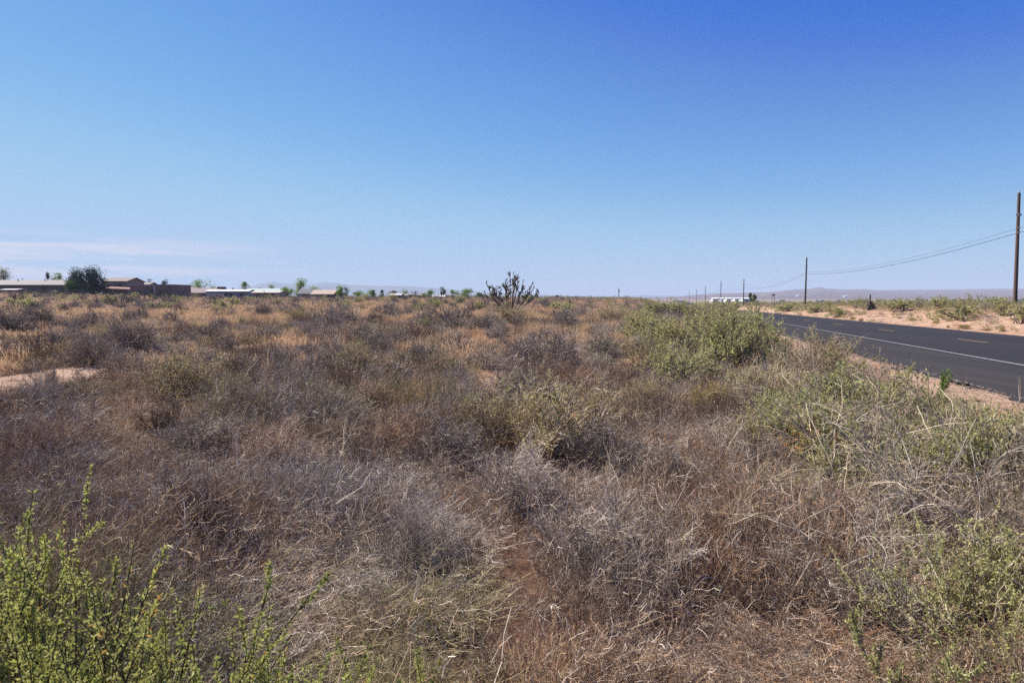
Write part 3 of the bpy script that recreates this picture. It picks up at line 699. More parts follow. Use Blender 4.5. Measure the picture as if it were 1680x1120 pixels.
# near leafy bush, bottom left
def leafy(name, seed, cx, cy, nst, rad_, hmin, hmax, label, lean=(0, 0), leafL=.0165, stem="dark", leaf="lime", dens=1.0, mid=.0):
    rs = np.random.RandomState(seed); a = Acc(); l = Acc()
    S = np.c_[rs.normal(size=(nst, 2)) * .09, np.zeros(nst)]
    th = rs.uniform(0, 6.283, nst); q = np.sqrt(rs.rand(nst)) * rad_
    H = rs.uniform(hmin, hmax, nst) * (1 - .25 * (q / rad_) ** 2)
    D = np.c_[np.cos(th) * q + lean[0], np.sin(th) * q + lean[1], H]
    L_ = np.linalg.norm(D, axis=1)
    P0 = grow(S, D, L_, 9, .085, .03, rs); a.tubes(P0, np.linspace(.0045, .0014, 9)[None], rs.rand(nst), 4)
    nb = nst * 10
    Sb, Db, _ = children(P0, nb, .12, .97, .6, rs); Db = unit(Db + np.array([0, 0, .5]))
    P1 = grow(Sb, Db, rs.uniform(.08, .26, nb), 6, .08, .05, rs); a.tubes(P1, np.linspace(.002, .0009, 6)[None], rs.rand(nb), 3)
    for P, n_ in ((P0, int(nst * 140 * dens)), (P1, int(nb * 64 * dens))):
        Sx, Dx, i_ = children(P, n_, .22, 1.0, .0, rs)
        Dl = unit(Dx * .75 + rs.normal(size=(n_, 3)) * .62)
        tone = rs.rand(len(P))
        l.leaves(Sx, Dl, rs.uniform(.45, 1.25, n_) * leafL, rs.uniform(.26, .4, n_) * leafL, np.clip(tone[i_] * .45 + rs.rand(n_) * .56, 0, 1), rs=rs, fold=True)
    o = bpy.data.objects.new(name, None); C.objects.link(o); o.location = (cx, cy, float(terrain(cx, cy)) - .02)
    obj("stems", a.mesh("stems", M[stem]), o); obj("foliage", l.mesh("foliage", M[leaf]), o)
    tag(o, label, "saltbush"); return o
leafy("leafy_shrub", 1, -.92, 1.42, 76, .56, .66, 1.08, "tall bright green leafy shrub filling the bottom left corner")
leafy("leafy_shrub", 2, -.50, 1.50, 52, .40, .36, .74, "bright green leafy stems just right of the tall corner shrub")
leafy("leafy_shrub", 3, -1.5, 1.72, 26, .30, .88, 1.24, "bright green leafy shrub cut by the left edge of the view", dens=1.1)
leafy("leafy_shrub", 4, -.20, 1.75, 9, .22, .25, .5, "low sprigs of green leaves at the bottom, left of centre")
leafy("leafy_shrub", 5, 2.05, 2.75, 36, .62, .35, .62, "silvery green low leafy shrub at the bottom right", stem="grey", leaf="salt", leafL=.018, dens=.65)
leafy("leafy_shrub", 6, 1.55, 2.35, 9, .35, .2, .42, "sparse green sprigs poking through dead twigs near the bottom right", stem="grey", leaf="salt", leafL=.02)
def weed(px, py, w_, h_, label, seed, leaf="green"):
    g = gp(px, py); rs = np.random.RandomState(seed); a = Acc(); l = Acc(); H = h_ / F * g[1]; W = w_ / F * g[1]
    n_ = 9; P = grow(np.zeros((n_, 3)), np.c_[rs.normal(size=(n_, 2)) * .35 * W / H, np.ones(n_)], rs.uniform(.6, 1.1, n_) * H, 6, .08, .03, rs)
    a.tubes(P, np.linspace(.006, .002, 6)[None], rs.rand(n_), 3)
    S, D, _ = children(P, 420, .1, 1, .9, rs); l.leaves(S, D, rs.uniform(.5, 1, 420) * H * .14, H * .05, rs.rand(420), rs=rs, fold=True)
    o = bpy.data.objects.new("weed", None); C.objects.link(o); o.location = g
    obj("stems", a.mesh("stems", M["grey"]), o); obj("foliage", l.mesh("foliage", M[leaf]), o); tag(o, label, "weed")
weed(1541, 652, 26, 44, "single upright green weed growing at the asphalt edge", 1)
weed(1620, 677, 34, 18, "low green weed on the sand near the asphalt at the right", 2, "yellow")
weed(1416, 600, 20, 13, "yellow green weed on the verge left of the dark stones", 3, "yellow")
weed(1457, 622, 20, 13, "yellow green weed on the verge just below the dark stones", 4, "yellow")
weed(1436, 592, 34, 10, "flat green weed spreading along the asphalt edge above the dark stones", 5, "yellow")
weed(1672, 700, 40, 34, "green weed on the sand at the right edge of the view", 6)

# dead pale stems: tumbleweed skeletons and bare branches
def skeleton(name, px, py, n0, L_, r, seed, label, cat, mat="pale", up=.2, curl=.22, spread=1.0, kids=5, bias=(0, 0, 0), lift=.05, fine=6):
    g = gp(px, py); rs = np.random.RandomState(seed); a = Acc(); k = 10
    S = rs.normal(size=(n0, 3)) * .06; S[:, 2] = np.abs(S[:, 2]) + lift
    D = hemi(n0, up, rs) * spread + np.array(bias)
    cd = unit(rs.normal(size=(n0, 3))) * curl
    P = np.zeros((n0, k, 3)); P[:, 0] = S; d = unit(D); st = (rs.uniform(.6, 1.1, n0) * L_)[:, None] / (k - 1)
    for j in range(1, k): d = unit(d + cd * .7 + rs.normal(size=(n0, 3)) * .10); P[:, j] = P[:, j - 1] + d * st
    P = clampz(P, .03); r = r * .58; a.tubes(P, np.linspace(1.4, .6, k)[None] * r, rs.rand(n0), 5)
    m = n0 * kids; Sx, Dx, _ = children(P, m, .25, 1, .55, rs)
    P1 = clampz(grow(Sx, Dx, rs.uniform(.2, .5, m) * L_, 7, .2, 0, rs), .03); a.tubes(P1, np.linspace(.75, .35, 7)[None] * r, rs.rand(m), 4)
    m2 = m * fine; Sx, Dx, _ = children(P1, m2, .1, 1, .7, rs)
    P2 = clampz(grow(Sx, Dx, rs.uniform(.05, .18, m2) * L_, 5, .3, 0, rs), .03); a.tubes(P2, np.linspace(.45, .25, 5)[None] * r, rs.rand(m2) * .8, 3)
    o = obj(name, a.mesh(name, M[mat]), loc=g); tag(o, label, cat); return o
skeleton("dead_shrub", 1345, 800, 12, .9, .0062, 11, "dead shrub of long curved tan stems in front of the wide green saltbush", "dead shrub", up=.3, curl=.32, fine=3, lift=.3)
skeleton("dead_shrub", 1200, 930, 12, .7, .005, 12, "pinkish tan dead stems curling over the ground right of the bottom centre", "dead shrub", up=.2, curl=.34, fine=3, lift=.22)
skeleton("dead_shrub", 1400, 900, 14, .85, .0055, 22, "arched grey tan dead stems under the sprawling saltbush", "dead shrub", up=.2, curl=.3, fine=4, lift=.25)
skeleton("tumbleweed", 940, 900, 14, .45, .0028, 13, "pale open tumbleweed above the reddish soil in the foreground", "tumbleweed", up=.1, curl=.3, fine=5, lift=.15)
skeleton("tumbleweed", 1020, 870, 12, .40, .0028, 14, "silvery tumbleweed right of the pale open one", "tumbleweed", up=.1, curl=.3, fine=5, lift=.18)
skeleton("tumbleweed", 1130, 660, 18, .40, .003, 15, "whitish ball of dead stems left of the yellow green mound", "tumbleweed", up=.4, curl=.26, fine=4)
skeleton("tumbleweed", 385, 720, 14, .55, .0036, 16, "whitish forked dead branches on the dark tangle at the left", "tumbleweed", up=.1, curl=.3, fine=2, lift=.35)
skeleton("tumbleweed", 60, 720, 12, .55, .0036, 17, "pale dead branches over the dark twig mound at the left edge", "tumbleweed", up=.1, curl=.3, fine=3, lift=.35)
skeleton("tumbleweed", 700, 860, 12, .45, .0026, 18, "fine pale tumbleweed between the centre shrub and the green corner shrub", "tumbleweed", up=.1, curl=.3, fine=4, lift=.2)
skeleton("tumbleweed", 560, 800, 12, .5, .003, 19, "thin pale arched stems left of the grey green centre shrub", "tumbleweed", up=.1, curl=.3, fine=4, lift=.25)
skeleton("tumbleweed", 560, 960, 10, .38, .002, 23, "thin whitish stems beside the bright green leafy stems", "tumbleweed", up=.1, curl=.3, fine=4, lift=.2)
skeleton("tumbleweed", 1080, 1040, 12, .40, .002, 24, "spray of thin grey stems on the reddish soil at the bottom", "tumbleweed", up=.1, curl=.25, fine=5, lift=.12)
skeleton("dead_shrub", 1340, 640, 10, .55, .006, 20, "bare white upright sticks standing out of the straw coloured shrub", "dead shrub", up=1.4, curl=.08, fine=1, lift=.55, kids=3)
skeleton("dead_shrub", 1600, 860, 22, .9, .0062, 21, "dead pale grey branches crossing at the right edge", "dead shrub", mat="pale", up=.8, curl=.12, fine=3, lift=.1, kids=4)
skeleton("dead_shrub", 1500, 930, 16, .75, .0044, 27, "grey white dead branches fanning over the grey mound in the right foreground", "dead shrub", mat="silver", up=.7, curl=.14, fine=5, lift=.15, kids=6)
skeleton("dead_shrub", 1400, 1010, 12, .5, .003, 28, "thin silvery dead branches near the bottom right", "dead shrub", mat="silver", up=.6, curl=.16, fine=6, lift=.15, kids=6)
skeleton("dead_shrub", 1650, 960, 18, .75, .0048, 25, "grey dead branches above the silvery green corner saltbush", "dead shrub", mat="grey", up=.7, curl=.12, fine=4, lift=.1, kids=4)
skeleton("dead_shrub", 930, 760, 9, .75, .006, 26, "dark bare stalks rising from the grey green centre shrub", "dead shrub", mat="dark", up=1.2, curl=.08, fine=3, lift=.1, kids=4)
# reddish dead leaves under the right saltbush
for (px, py, sd, lb) in ((1450, 760, 1, "patch of dead orange leaves hanging inside the wide green saltbush"), (1330, 790, 2, "small patch of dead orange leaves by the curved tan stems")):
    g = gp(px, py); rs = np.random.RandomState(sd); l = Acc(); S = rs.normal(size=(500, 3)) * np.array([.16, .12, .09]) + np.array([0, 0, .34]); l.leaves(S, rs.normal(size=(500, 3)), .03, .016, rs.rand(500), rs=rs, fold=True)
    tag(obj("dead_leaves", l.mesh("dead_leaves", M["orange"]), loc=g), lb, "leaves", kind="stuff")
# pale dried flower stalk by the road
g = gp(1443, 590); a = Acc(); k_ = .30 / 1
P = np.array([[[0, 0, 0], [.0, 0, .12], [-.005, 0, .25], [-.01, 0, .36]], [[.01, 0, .22], [.02, 0, .28], [.035, 0, .33], [.05, 0, .36]]]); a.tubes(P, .004, .8, 5)
P = np.array([[[-.12, 0, .35], [-.05, 0, .37], [0, 0, .37], [.05, 0, .375]]]); a.tubes(P, .005, .95, 5)
tag(obj("dried_stalk", a.mesh("dried_stalk", M["pale"]), loc=g), "pale bent dried stalk standing at the asphalt edge", "stalk")
# row of dark stones
for kk in range(13):
    px = 1434 + kk * 3.6 + R.normal() * 1.0; py = 608 + R.normal() * 1.4 - kk * .1
    g = gp(px, py); a = Acc(); V = ROCKV * (1 + .15 * R.normal(size=ROCKV.shape)); a.quads(V, ROCKF, .5)
    s = R.uniform(.035, .06); o = obj("stone", a.mesh("stone", M["rock"] if R.rand() < .75 else M["rockl"]), loc=g + np.array([0, 0, .01]), rz=R.rand() * 6, sc=(s, s, s * .9))
    tag(o, "small dark broken stone in the short row on the verge beside the road", "stone", "broken stones in a row on the verge")

# ------------------------------------------------------------------ cholla cacti
def cholla(px, py, hpx, wpx, seed, label, nst=13, t=None):
    g = gp(px, py) if t is None else at(px, py, t)
    if t is not None: g[2] = float(terrain(g[0], g[1]))
    H = hpx / F * g[1]; W = wpx / F * g[1]; rs = np.random.RandomState(seed); a = Acc(); j = Acc()
    k = 9; x = np.linspace(-1, 1, nst) + rs.normal(size=nst) * .12
    D = np.c_[x * W * .5, rs.normal(size=nst) * W * .22, H * (1 - .35 * np.abs(x)) * rs.uniform(.55, 1.02, nst)]
    S = np.c_[x * .06 * W, rs.normal(size=nst) * .05 * W, np.zeros(nst)]
    P = grow(S, D, np.linalg.norm(D, axis=1) * .95, k, .05, .05, rs)
    r = .0095 * H; a.tubes(P, r * (np.linspace(1.15, .75, k)[None] + .12 * rs.normal(size=(nst, k))), rs.rand(nst), 6)
    n1 = nst * 7; Sx, Dx, _ = children(P, n1, .5, 1, .7, rs); Dx = unit(Dx + np.array([0, 0, .35]))
    P1 = grow(Sx, Dx, rs.uniform(.05, .15, n1) * H, 5, .14, .05, rs); kn = 1 + .22 * rs.normal(size=(n1, 5)); kn[:, -1] = .5
    j.tubes(P1, r * .85 * kn, rs.rand(n1), 6)
    n2 = n1 * 2; Sx, Dx, _ = children(P1, n2, .3, 1, .8, rs); Dx = unit(Dx + np.array([0, 0, .3]))
    P2 = grow(Sx, Dx, rs.uniform(.025, .06) * H, 4, .12, .05, rs); kn = 1 + .2 * rs.normal(size=(n2, 4)); kn[:, -1] = .4
    j.tubes(P2, r * .75 * kn, rs.rand(n2), 5)
    o = bpy.data.objects.new("cholla_cactus", None); C.objects.link(o); o.location = g - np.array([0, 0, .03])
    obj("stems", a.mesh("stems", M["cholla"]), o); obj("joints", j.mesh("joints", M["chollag"]), o); tag(o, label, "cactus"); return o
cholla(838, 516, 84, 92, 1, "tallest cholla cactus with many forked stems at the centre of the horizon", 16)
cholla(804, 499, 34, 24, 2, "small cholla cactus directly left of the tallest one", 6)
cholla(197, 510, 38, 50, 3, "open V shaped cholla cactus in front of the brown flat roofed house", 9)
cholla(270, 499, 28, 30, 4, "cholla cactus in front of the right corner of the brown flat roofed house", 9)
cholla(242, 496, 24, 18, 5, "small cholla between two larger ones before the brown flat roofed house", 5)
cholla(743, 508, 22, 12, 6, "slim single stemmed cholla left of the centre of the horizon", 2)
cholla(38, 500, 26, 26, 7, "bushy cholla in front of the long grey roofed house at the left", 7)
cholla(432, 496, 22, 18, 8, "small cholla in front of the pink walled house", 5)
cholla(983, 492, 8, 8, 9, "tiny dark cholla alone on the skyline right of centre", 4, t=150)

# ------------------------------------------------------------------ trees
BARK = plain("bark", (.08, .06, .05), .9, .3, 5)
def tree(px, pyb, wpx, hpx, t, mat, label, seed, n=900, clumps=9, name="tree", trunk=.12, ls=None, loose=.55, group=None, narrow=False):
    g = at(px, pyb, t); g[2] = float(terrain(g[0], g[1])); topz = at(px, pyb - hpx, t)[2]
    gk = 1.22 if mat == 'green' else 1.0; H = max(topz - g[2], 1.0) * (1 + (gk - 1) * .9); W = wpx / F * t * gk; rs = np.random.RandomState(seed)
    a = Acc(); l = Acc(); nb = clumps; cr = H * (1 - trunk)
    cc = []
    for q in range(clumps):
        f_ = rs.rand(); th = rs.uniform(0, 6.28); rr_ = np.sqrt(rs.rand()) * W * .36 * (1 - (f_ if narrow else abs(f_ - .4)) * .8)
        cc.append((math.cos(th) * rr_, math.sin(th) * rr_, H * trunk + cr * (.12 + .72 * f_)))
    cc = np.array(cc); 
    S = np.zeros((nb, 3)); S[:, 2] = H * trunk * .4; P = np.zeros((nb, 6, 3))
    for q in range(6):
        w_ = q / 5; P[:, q] = S * (1 - w_) + cc * w_ + rs.normal(size=(nb, 3)) * .03 * H * (w_ > 0) * np.array([1, 1, .4])
    a.tubes(P, np.linspace(.028, .008, 6)[None] * H, rs.rand(nb), 5)
    a.tubes(np.array([[[0, 0, -.1], [0, 0, H * trunk * .5], [0, 0, H * trunk]]]), np.array([[.05, .04, .03]]) * H, .5, 7)
    per = int(n * 1.7) // clumps; ls = ls or max(.16, t / F * 1.5)
    for c_ in cc:
        sz = rs.uniform(.5, 1.45); V = rs.normal(size=(per, 3)); V = unit(V) * (rs.rand(per, 1) ** loose)
        V = V * np.array([W * .26, W * .26, cr * .27]) * (.72 if clumps > 30 else 1) * sz + c_; V[:, 2] = np.clip(V[:, 2], .1, H * 1.0)
        l.leaves(V, rs.normal(size=(per, 3)), rs.uniform(.6, 1.3, per) * ls, rs.uniform(.4, .8, per) * ls, np.clip(rs.rand() * .5 + rs.rand(per) * .5, 0, 1), rs=rs)
    o = bpy.data.objects.new(name, None); C.objects.link(o); o.location = g
    obj("trunk", a.mesh("trunk", BARK), o); obj("crown", l.mesh("crown", M[mat]), o); tag(o, label, "tree", group); return o
tree(154, 484, 50, 50, 165, "pine", "large dark conifer beside the long grey roofed house", 1, 3600, 31, "conifer_tree", .08, .3, .7)
tree(166, 484, 34, 17, 166, "pine", "low dark skirt of conifer branches between the large conifer and the tan house", 40, 900, 8, "conifer_tree", .02, .3, .5)
tree(126, 484, 36, 46, 160, "pine", "ragged leaning dark conifer joined to the left of the large conifer", 2, 2200, 18, "conifer_tree", .1, .3, .6)
tree(116, 484, 26, 30, 158, "dgreen", "bushy dark tree at the end of the long grey roof", 3, 1100, 10, ls=.3)
tree(97, 482, 18, 28, 200, "green", "light green tree rising behind the end of the long grey roof", 4, 600, 6, ls=.3)
tree(82, 482, 16, 37, 200, "pine", "small flat topped conifer behind the long grey roof", 5, 520, 6, "conifer_tree", .3, .3)
tree(8, 484, 44, 46, 205, "olive", "thin leafed brownish tree behind the roof at the left edge", 6, 900, 12, ls=.3, loose=.8)
tree(37, 484, 8, 26, 210, "pine", "tiny dark treetop poking above the long grey roof", 30, 150, 3, ls=.3)
tree(244, 484, 14, 26, 215, "pine", "small round dark tree behind the left of the brown flat roof", 7, 500, 6, "conifer_tree", .3, .3)
tree(271, 484, 11, 26, 215, "pine", "small dark tree behind the right end of the brown flat roof", 8, 420, 5, "conifer_tree", .3, .3)
tree(296, 485, 10, 15, 200, "pine", "round dark bush by the low roofs right of the brown house", 9, 250, 4, ls=.3)
tree(330, 486, 36, 24, 215, "green", "wide bright green tree behind the purple brown house", 10, 1100, 10, ls=.32)
tree(402, 486, 20, 22, 230, "green", "yellow green tree behind the long white roof", 11, 700, 7, ls=.32)
tree(382, 486, 8, 14, 215, "dgreen", "small dark green tree above the middle of the long white roof", 31, 160, 3, ls=.3)
tree(425, 486, 6, 15, 215, "pine", "tiny dark tree above the turquoise roof", 12, 160, 3, ls=.3)
tree(490, 489, 24, 27, 190, "green", "tall airy green tree behind the dark grey roofed shed", 13, 900, 11, ls=.3, loose=.8)
tree(470, 489, 26, 18, 185, "green", "low dense green tree left of the dark grey roofed shed", 14, 800, 8, ls=.3)
tree(557, 490, 20, 20, 170, "green", "green tree at the right end of the tan roofed house", 15, 600, 8, ls=.28)
tree(569, 489, 18, 19, 190, "dgreen", "wispy grey green tree behind the tree by the tan roofed house", 16, 260, 8, ls=.28, loose=.9)
tree(612, 489, 18, 13, 190, "green", "round green tree left of the pointed tree", 17, 500, 6, ls=.28)
tree(627, 489, 8, 16, 200, "dgreen", "narrow pointed dark green tree", 18, 260, 5, ls=.28, narrow=True)
tree(644, 489, 24, 15, 195, "olive", "olive brown rounded tree over the pale roofed shed", 19, 600, 7, ls=.28)
tree(702, 490, 20, 13, 185, "green", "grey green tree left of the dark round tree", 20, 500, 7, ls=.28)
tree(726, 490, 13, 19, 190, "dgreen", "dark green round headed tree left of the cholla skyline", 21, 650, 6, ls=.28, loose=.4)
tree(765, 490, 24, 14, 185, "green", "yellow green rounded tree left of the chollas", 22, 700, 7, ls=.28)
tree(786, 490, 22, 10, 190, "dgreen", "low green tree just left of the small cholla", 23, 500, 6, ls=.28)
tree(882, 491, 8, 8, 230, "dgreen", "small dark tree on the skyline right of the tallest cholla", 24, 200, 4, ls=.3)
tree(915, 490, 14, 6, 260, "dgreen", "low flat dark tree on the skyline", 25, 250, 5, ls=.35)
tree(945, 490, 14, 4, 280, "pine", "very low dark bush on the skyline right of centre", 26, 150, 4, ls=.35)
tree(680, 489, 22, 13, 210, "pine", "sparse thin tree behind the long low roof", 27, 110, 8, ls=.28, loose=1)
tree(310, 488, 16, 14, 205, "green", "small bright green tree behind the low roofs right of the brown house", 60, 520, 7, ls=.3)
tree(352, 488, 18, 15, 209, "green", "bright green tree behind the brick chimney house", 61, 520, 7, ls=.3)
tree(447, 488, 20, 17, 213, "green", "yellow green tree behind the turquoise roof", 62, 520, 7, ls=.3)
tree(520, 488, 22, 16, 217, "green", "green tree rising behind the tan roofed house", 63, 520, 7, ls=.3)
tree(590, 488, 22, 12, 221, "green", "low bushy green tree right of the tan roofed house", 64, 520, 7, ls=.3)
tree(665, 488, 20, 12, 225, "green", "green tree behind the long low grey roof", 65, 520, 7, ls=.3)
tree(745, 488, 16, 11, 229, "green", "small green tree between the round headed tree and the yellow green one", 66, 520, 7, ls=.3)
tree(807, 488, 14, 9, 233, "green", "low green tree behind the small cholla", 67, 520, 7, ls=.3)
tree(1231, 496, 9, 15, 250, "dgreen", "dense green tree at the right end of the pale blue buildings", 28, 900, 6, ls=.35, loose=.35)
tree(1238, 496, 8, 14, 248, "dgreen", "second dense green tree at the right end of the pale blue buildings", 29, 800, 6, ls=.35, loose=.35)
for kk in range(34):
    px = R.uniform(1330, 1690) if kk > 4 else R.uniform(1150, 1330); t = R.uniform(760, 1100)
    h = R.uniform(4, 8); w = R.uniform(6, 15)
    tree(px, 498, w / t * F, h / t * F + (498 - (HORIZ + (CAMZ + 8) / t * F)), t, "dgreen", "distant dark tree in the long line of trees on the valley floor across the road", 400 + kk, 140, 6, ls=1.5, trunk=.1, group="distant trees on the valley floor")

# ------------------------------------------------------------------ buildings
WM = {}
def wm(name, col, rough=.85, var=.12): 
    if name not in WM: WM[name] = plain(name, col, rough, var, 1.2)
    return WM[name]
def part(nm, a, mat, par): return obj(nm, a.mesh(nm, mat), par)
def house(name, px0, px1, py_ridge, py_eave, t, depth, wall, roof, label, cat="house", wins=(), doors=(), yaw=0, over=.35, gable="x", fascia=None, base=None, flat=False, extra=None):
    c = at((px0 + px1) / 2, 488, t); gz = float(terrain(c[0], c[1])) - .1 if base is None else base
    W = (px1 - px0) / F * t; ze = at((px0 + px1) / 2, py_eave, t)[2] - gz; zr = at((px0 + px1) / 2, py_ridge, t + (0 if flat else depth * .5))[2] - gz
    o = bpy.data.objects.new(name, None); C.objects.link(o); o.location = (c[0], c[1], gz); o.rotation_euler.z = yaw
    a = Acc(); hw = W / 2
    if flat:
        a.box((-hw, 0, 0), (hw, depth, ze)); part("wall", a, wall, o)
        a = Acc(); q = .12
        a.box((-hw - q, -q, ze), (hw + q, depth + q, zr)); part("roof", a, roof, o)
    elif gable == "x":
        V = [(-hw, 0, 0), (hw, 0, 0), (hw, depth, 0), (-hw, depth, 0), (-hw, 0, ze), (hw, 0, ze), (hw, depth, ze), (-hw, depth, ze), (-hw, depth / 2, zr - .08), (hw, depth / 2, zr - .08)]
        a.quads(V, [(0, 1, 5, 4), (2, 3, 7, 6), (1, 2, 6, 5), (3, 0, 4, 7), (5, 6, 9, 9), (7, 4, 8, 8)], .5); part("wall", a, wall, o)
        a = Acc(); e = over; sl = (zr - ze) / (depth / 2); th = .14
        x0, x1 = -hw - e, hw + e; y0, y1 = -e, depth + e; z0 = ze - sl * e
        V = [(x0, y0, z0), (x1, y0, z0), (x1, depth / 2, zr), (x0, depth / 2, zr), (x1, y1, z0), (x0, y1, z0)]
        V2 = [(x, y, z + th) for x, y, z in V]
        a.quads(V + V2, [(0, 3, 2, 1), (3, 5, 4, 2), (6, 7, 8, 9), (9, 8, 10, 11), (0, 1, 7, 6), (4, 5, 11, 10), (1, 2, 8, 7), (2, 4, 10, 8), (0, 6, 9, 3), (3, 9, 11, 5)], .5); part("roof", a, roof, o)
    else:
        V = [(-hw, 0, 0), (hw, 0, 0), (hw, depth, 0), (-hw, depth, 0), (-hw, 0, ze), (hw, 0, ze), (hw, depth, ze), (-hw, depth, ze), (0, 0, zr - .08), (0, depth, zr - .08)]
        a.quads(V, [(0, 1, 5, 4), (2, 3, 7, 6), (1, 2, 6, 5), (3, 0, 4, 7), (4, 5, 8, 8), (6, 7, 9, 9)], .5); part("wall", a, wall, o)
        a = Acc(); e = over; sl = (zr - ze) / hw; th = .14; z0 = ze - sl * e
        V = [(-hw - e, -e, z0), (0, -e, zr), (hw + e, -e, z0), (-hw - e, depth + e, z0), (0, depth + e, zr), (hw + e, depth + e, z0)]
        V2 = [(x, y, z + th) for x, y, z in V]
        a.quads(V + V2, [(0, 1, 4, 3), (1, 2, 5, 4), (6, 9, 10, 7), (7, 10, 11, 8), (0, 6, 7, 1), (1, 7, 8, 2), (3, 4, 10, 9), (4, 5, 11, 10), (0, 3, 9, 6), (2, 8, 11, 5)], .5); part("roof", a, roof, o)
    for (fx, z0, w_, h_) in wins:
        x = -hw + fx * W; fr = Acc(); q = .07
        for lo, hi in (((x - w_ / 2 - q, -.06, z0 - q), (x + w_ / 2 + q, -.003, z0)), ((x - w_ / 2 - q, -.06, z0 + h_), (x + w_ / 2 + q, -.003, z0 + h_ + q)), ((x - w_ / 2 - q, -.06, z0), (x - w_ / 2, -.003, z0 + h_)), ((x + w_ / 2, -.06, z0), (x + w_ / 2 + q, -.003, z0 + h_)), ((x - .025, -.05, z0), (x + .025, -.032, z0 + h_))): fr.box(lo, hi)
        f_ = part("window", fr, wm("window_frame", (.17, .14, .125)), o); gl = Acc(); gl.box((x - w_ / 2, -.03, z0), (x + w_ / 2, -.004, z0 + h_)); part("pane", gl, M["glass"], f_)
    for (fx, w_, h_) in doors:
        x = -hw + fx * W; a = Acc(); a.box((x - w_ / 2, -.05, 0), (x + w_ / 2, -.003, h_)); d_ = part("door", a, wm("door_brown", (.06, .035, .03)), o)
        a = Acc(); a.box((x + w_ * .3, -.1, 1.0), (x + w_ * .38, -.052, 1.08)); part("handle", a, M["metal"], d_)
    if extra: extra(o, hw, ze, zr, depth)
    tag(o, label, cat); return o
brown = wm("brown_wall", (.19, .13, .12)); tan = wm("tan_stucco", (.36, .24, .185)); greyroof = wm("grey_shingle", (.22, .205, .205)); redroof = wm("red_tile", (.24, .10, .08))
flatb = wm("brown_block", (.27, .16, .135)); pink = wm("pink_stucco", (.42, .30, .27)); whitep = wm("white_panel", (.6, .6, .62)); turq = wm("turquoise_roof", (.33, .44, .44)); dgrey = wm("dark_shingle", (.11, .11, .13)); tanroof = wm("tan_roof", (.45, .34, .27)); purple = wm("mauve_brown", (.17, .12, .12)); bluew = wm("blue_grey_wall", (.25, .29, .38))
def vents(o, hw, ze, zr, depth):
    for q in (-.55, -.1, .4):
        a = Acc(); th = np.linspace(0, 2 * math.pi, 9)[:-1]
        a.tubes(np.array([[[hw * q, depth * .4, zr - .5], [hw * q, depth * .4, zr + .25], [hw * q, depth * .4, zr + .35]]]), np.array([[.12, .12, .2]]), .5, 8); part("vent", a, M["metal"], o)
house("house", -70, 112, 460, 467.5, 172, 10, brown, greyroof, "long low dark brown house with a grey roof at the left edge", wins=[(.45, 1.0, 1.6, 1.1), (.62, 1.0, 1.2, 1.0), (.9, 1.0, 1.6, 1.1)], doors=[(.78, 1.1, 2.1), (.95, .9, 2.0)], extra=vents)
house("shed", 2, 27, 474.5, 476, 158, 4, purple, wm("pale_tin", (.5, .48, .47)), "small pale roofed shed in front of the long grey roofed house", "shed", gable="x", doors=[(.5, .9, 1.3)])
def porch(o, hw, ze, zr, depth):
    a = Acc(); V = [(-.5, -3.4, ze * .52), (hw + 3.6, -3.4, ze * .45), (hw + 3.6, -.01, ze * .62), (-.5, -.01, ze * .68)]; V2 = [(x, y, z + .12) for x, y, z in V]
    a.quads(V + V2, [(0, 3, 2, 1), (4, 5, 6, 7), (0, 1, 5, 4), (1, 2, 6, 5), (2, 3, 7, 6), (3, 0, 4, 7)], .5); part("porch_roof", a, redroof, o)
    for x in (-.3, hw * .5, hw + 3.4):
        a = Acc(); a.box((x - .07, -3.3, 0), (x + .07, -3.16, ze * .44)); part("porch_post", a, M["wood"], o)
house("house", 168, 208, 456, 461.5, 185, 9, tan, wm("brown_shingle", (.2, .16, .145)), "tan stucco house with a steep roof and red porch right of the large conifer", wins=[(.3, 2.2, 1.0, 1.0), (.75, 2.6, .8, .9)], extra=porch)
house("house", 206, 240, 463.5, 469.5, 200, 8, tan, greyroof, "low grey roofed house wing between the tan house and the brown flat roof", wins=[(.5, .9, 1.2, 1.0)])
def spout(o, hw, ze, zr, depth):
    a = Acc(); a.box((hw * .12, -.12, 0), (hw * .12 + .2, -.02, ze - .01)); part("downpipe", a, M["white"], o)
    a = Acc(); a.box((-hw - .16, -.18, ze + .06), (hw * .14, -.125, ze + .16)); part("trim", a, M["white"], o)
house("house", 214, 284, 466.5, 468.5, 160, 9, flatb, greyroof, "brown flat roofed house with a white downpipe behind three chollas", flat=True, wins=[(.18, .9, 1.3, 1.0), (.38, .9, 1.0, 1.0), (.72, 1.1, .9, 1.0), (.9, 1.1, .8, 1.0)], doors=[(.48, .9, 2.0)], extra=spout)
house("house", 284, 318, 471.5, 474.5, 210, 8, purple, greyroof, "low grey roofed house right of the brown flat roofed house", wins=[(.3, .8, 1.2, .9)], doors=[(.7, .9, 1.9)])
def chim(o, hw, ze, zr, depth):
    a = Acc(); a.box((hw * .75, depth * .4, zr - 1.0), (hw * 1.1, depth * .7, zr + .45)); part("chimney", a, wm("chimney_brick", (.13, .06, .05)), o)
house("house", 306, 352, 473, 480.5, 190, 10, purple, wm("mauve_roof", (.21, .155, .155)), "mauve brown house with a broad roof and dark brick chimney", wins=[(.3, .6, 1.2, .8)], doors=[(.75, .9, 1.6)], extra=chim)
house("mobile_home", 338, 407, 475.6, 478.2, 180, 5, bluew, wm("white_tin", (.6, .6, .6)), "blue grey mobile home with a long bright white roof", "mobile home", wins=[(.35, .7, 1.2, .7), (.6, .7, 1.0, .7), (.85, .7, .8, .7)], doors=[(.48, .8, 1.6)])
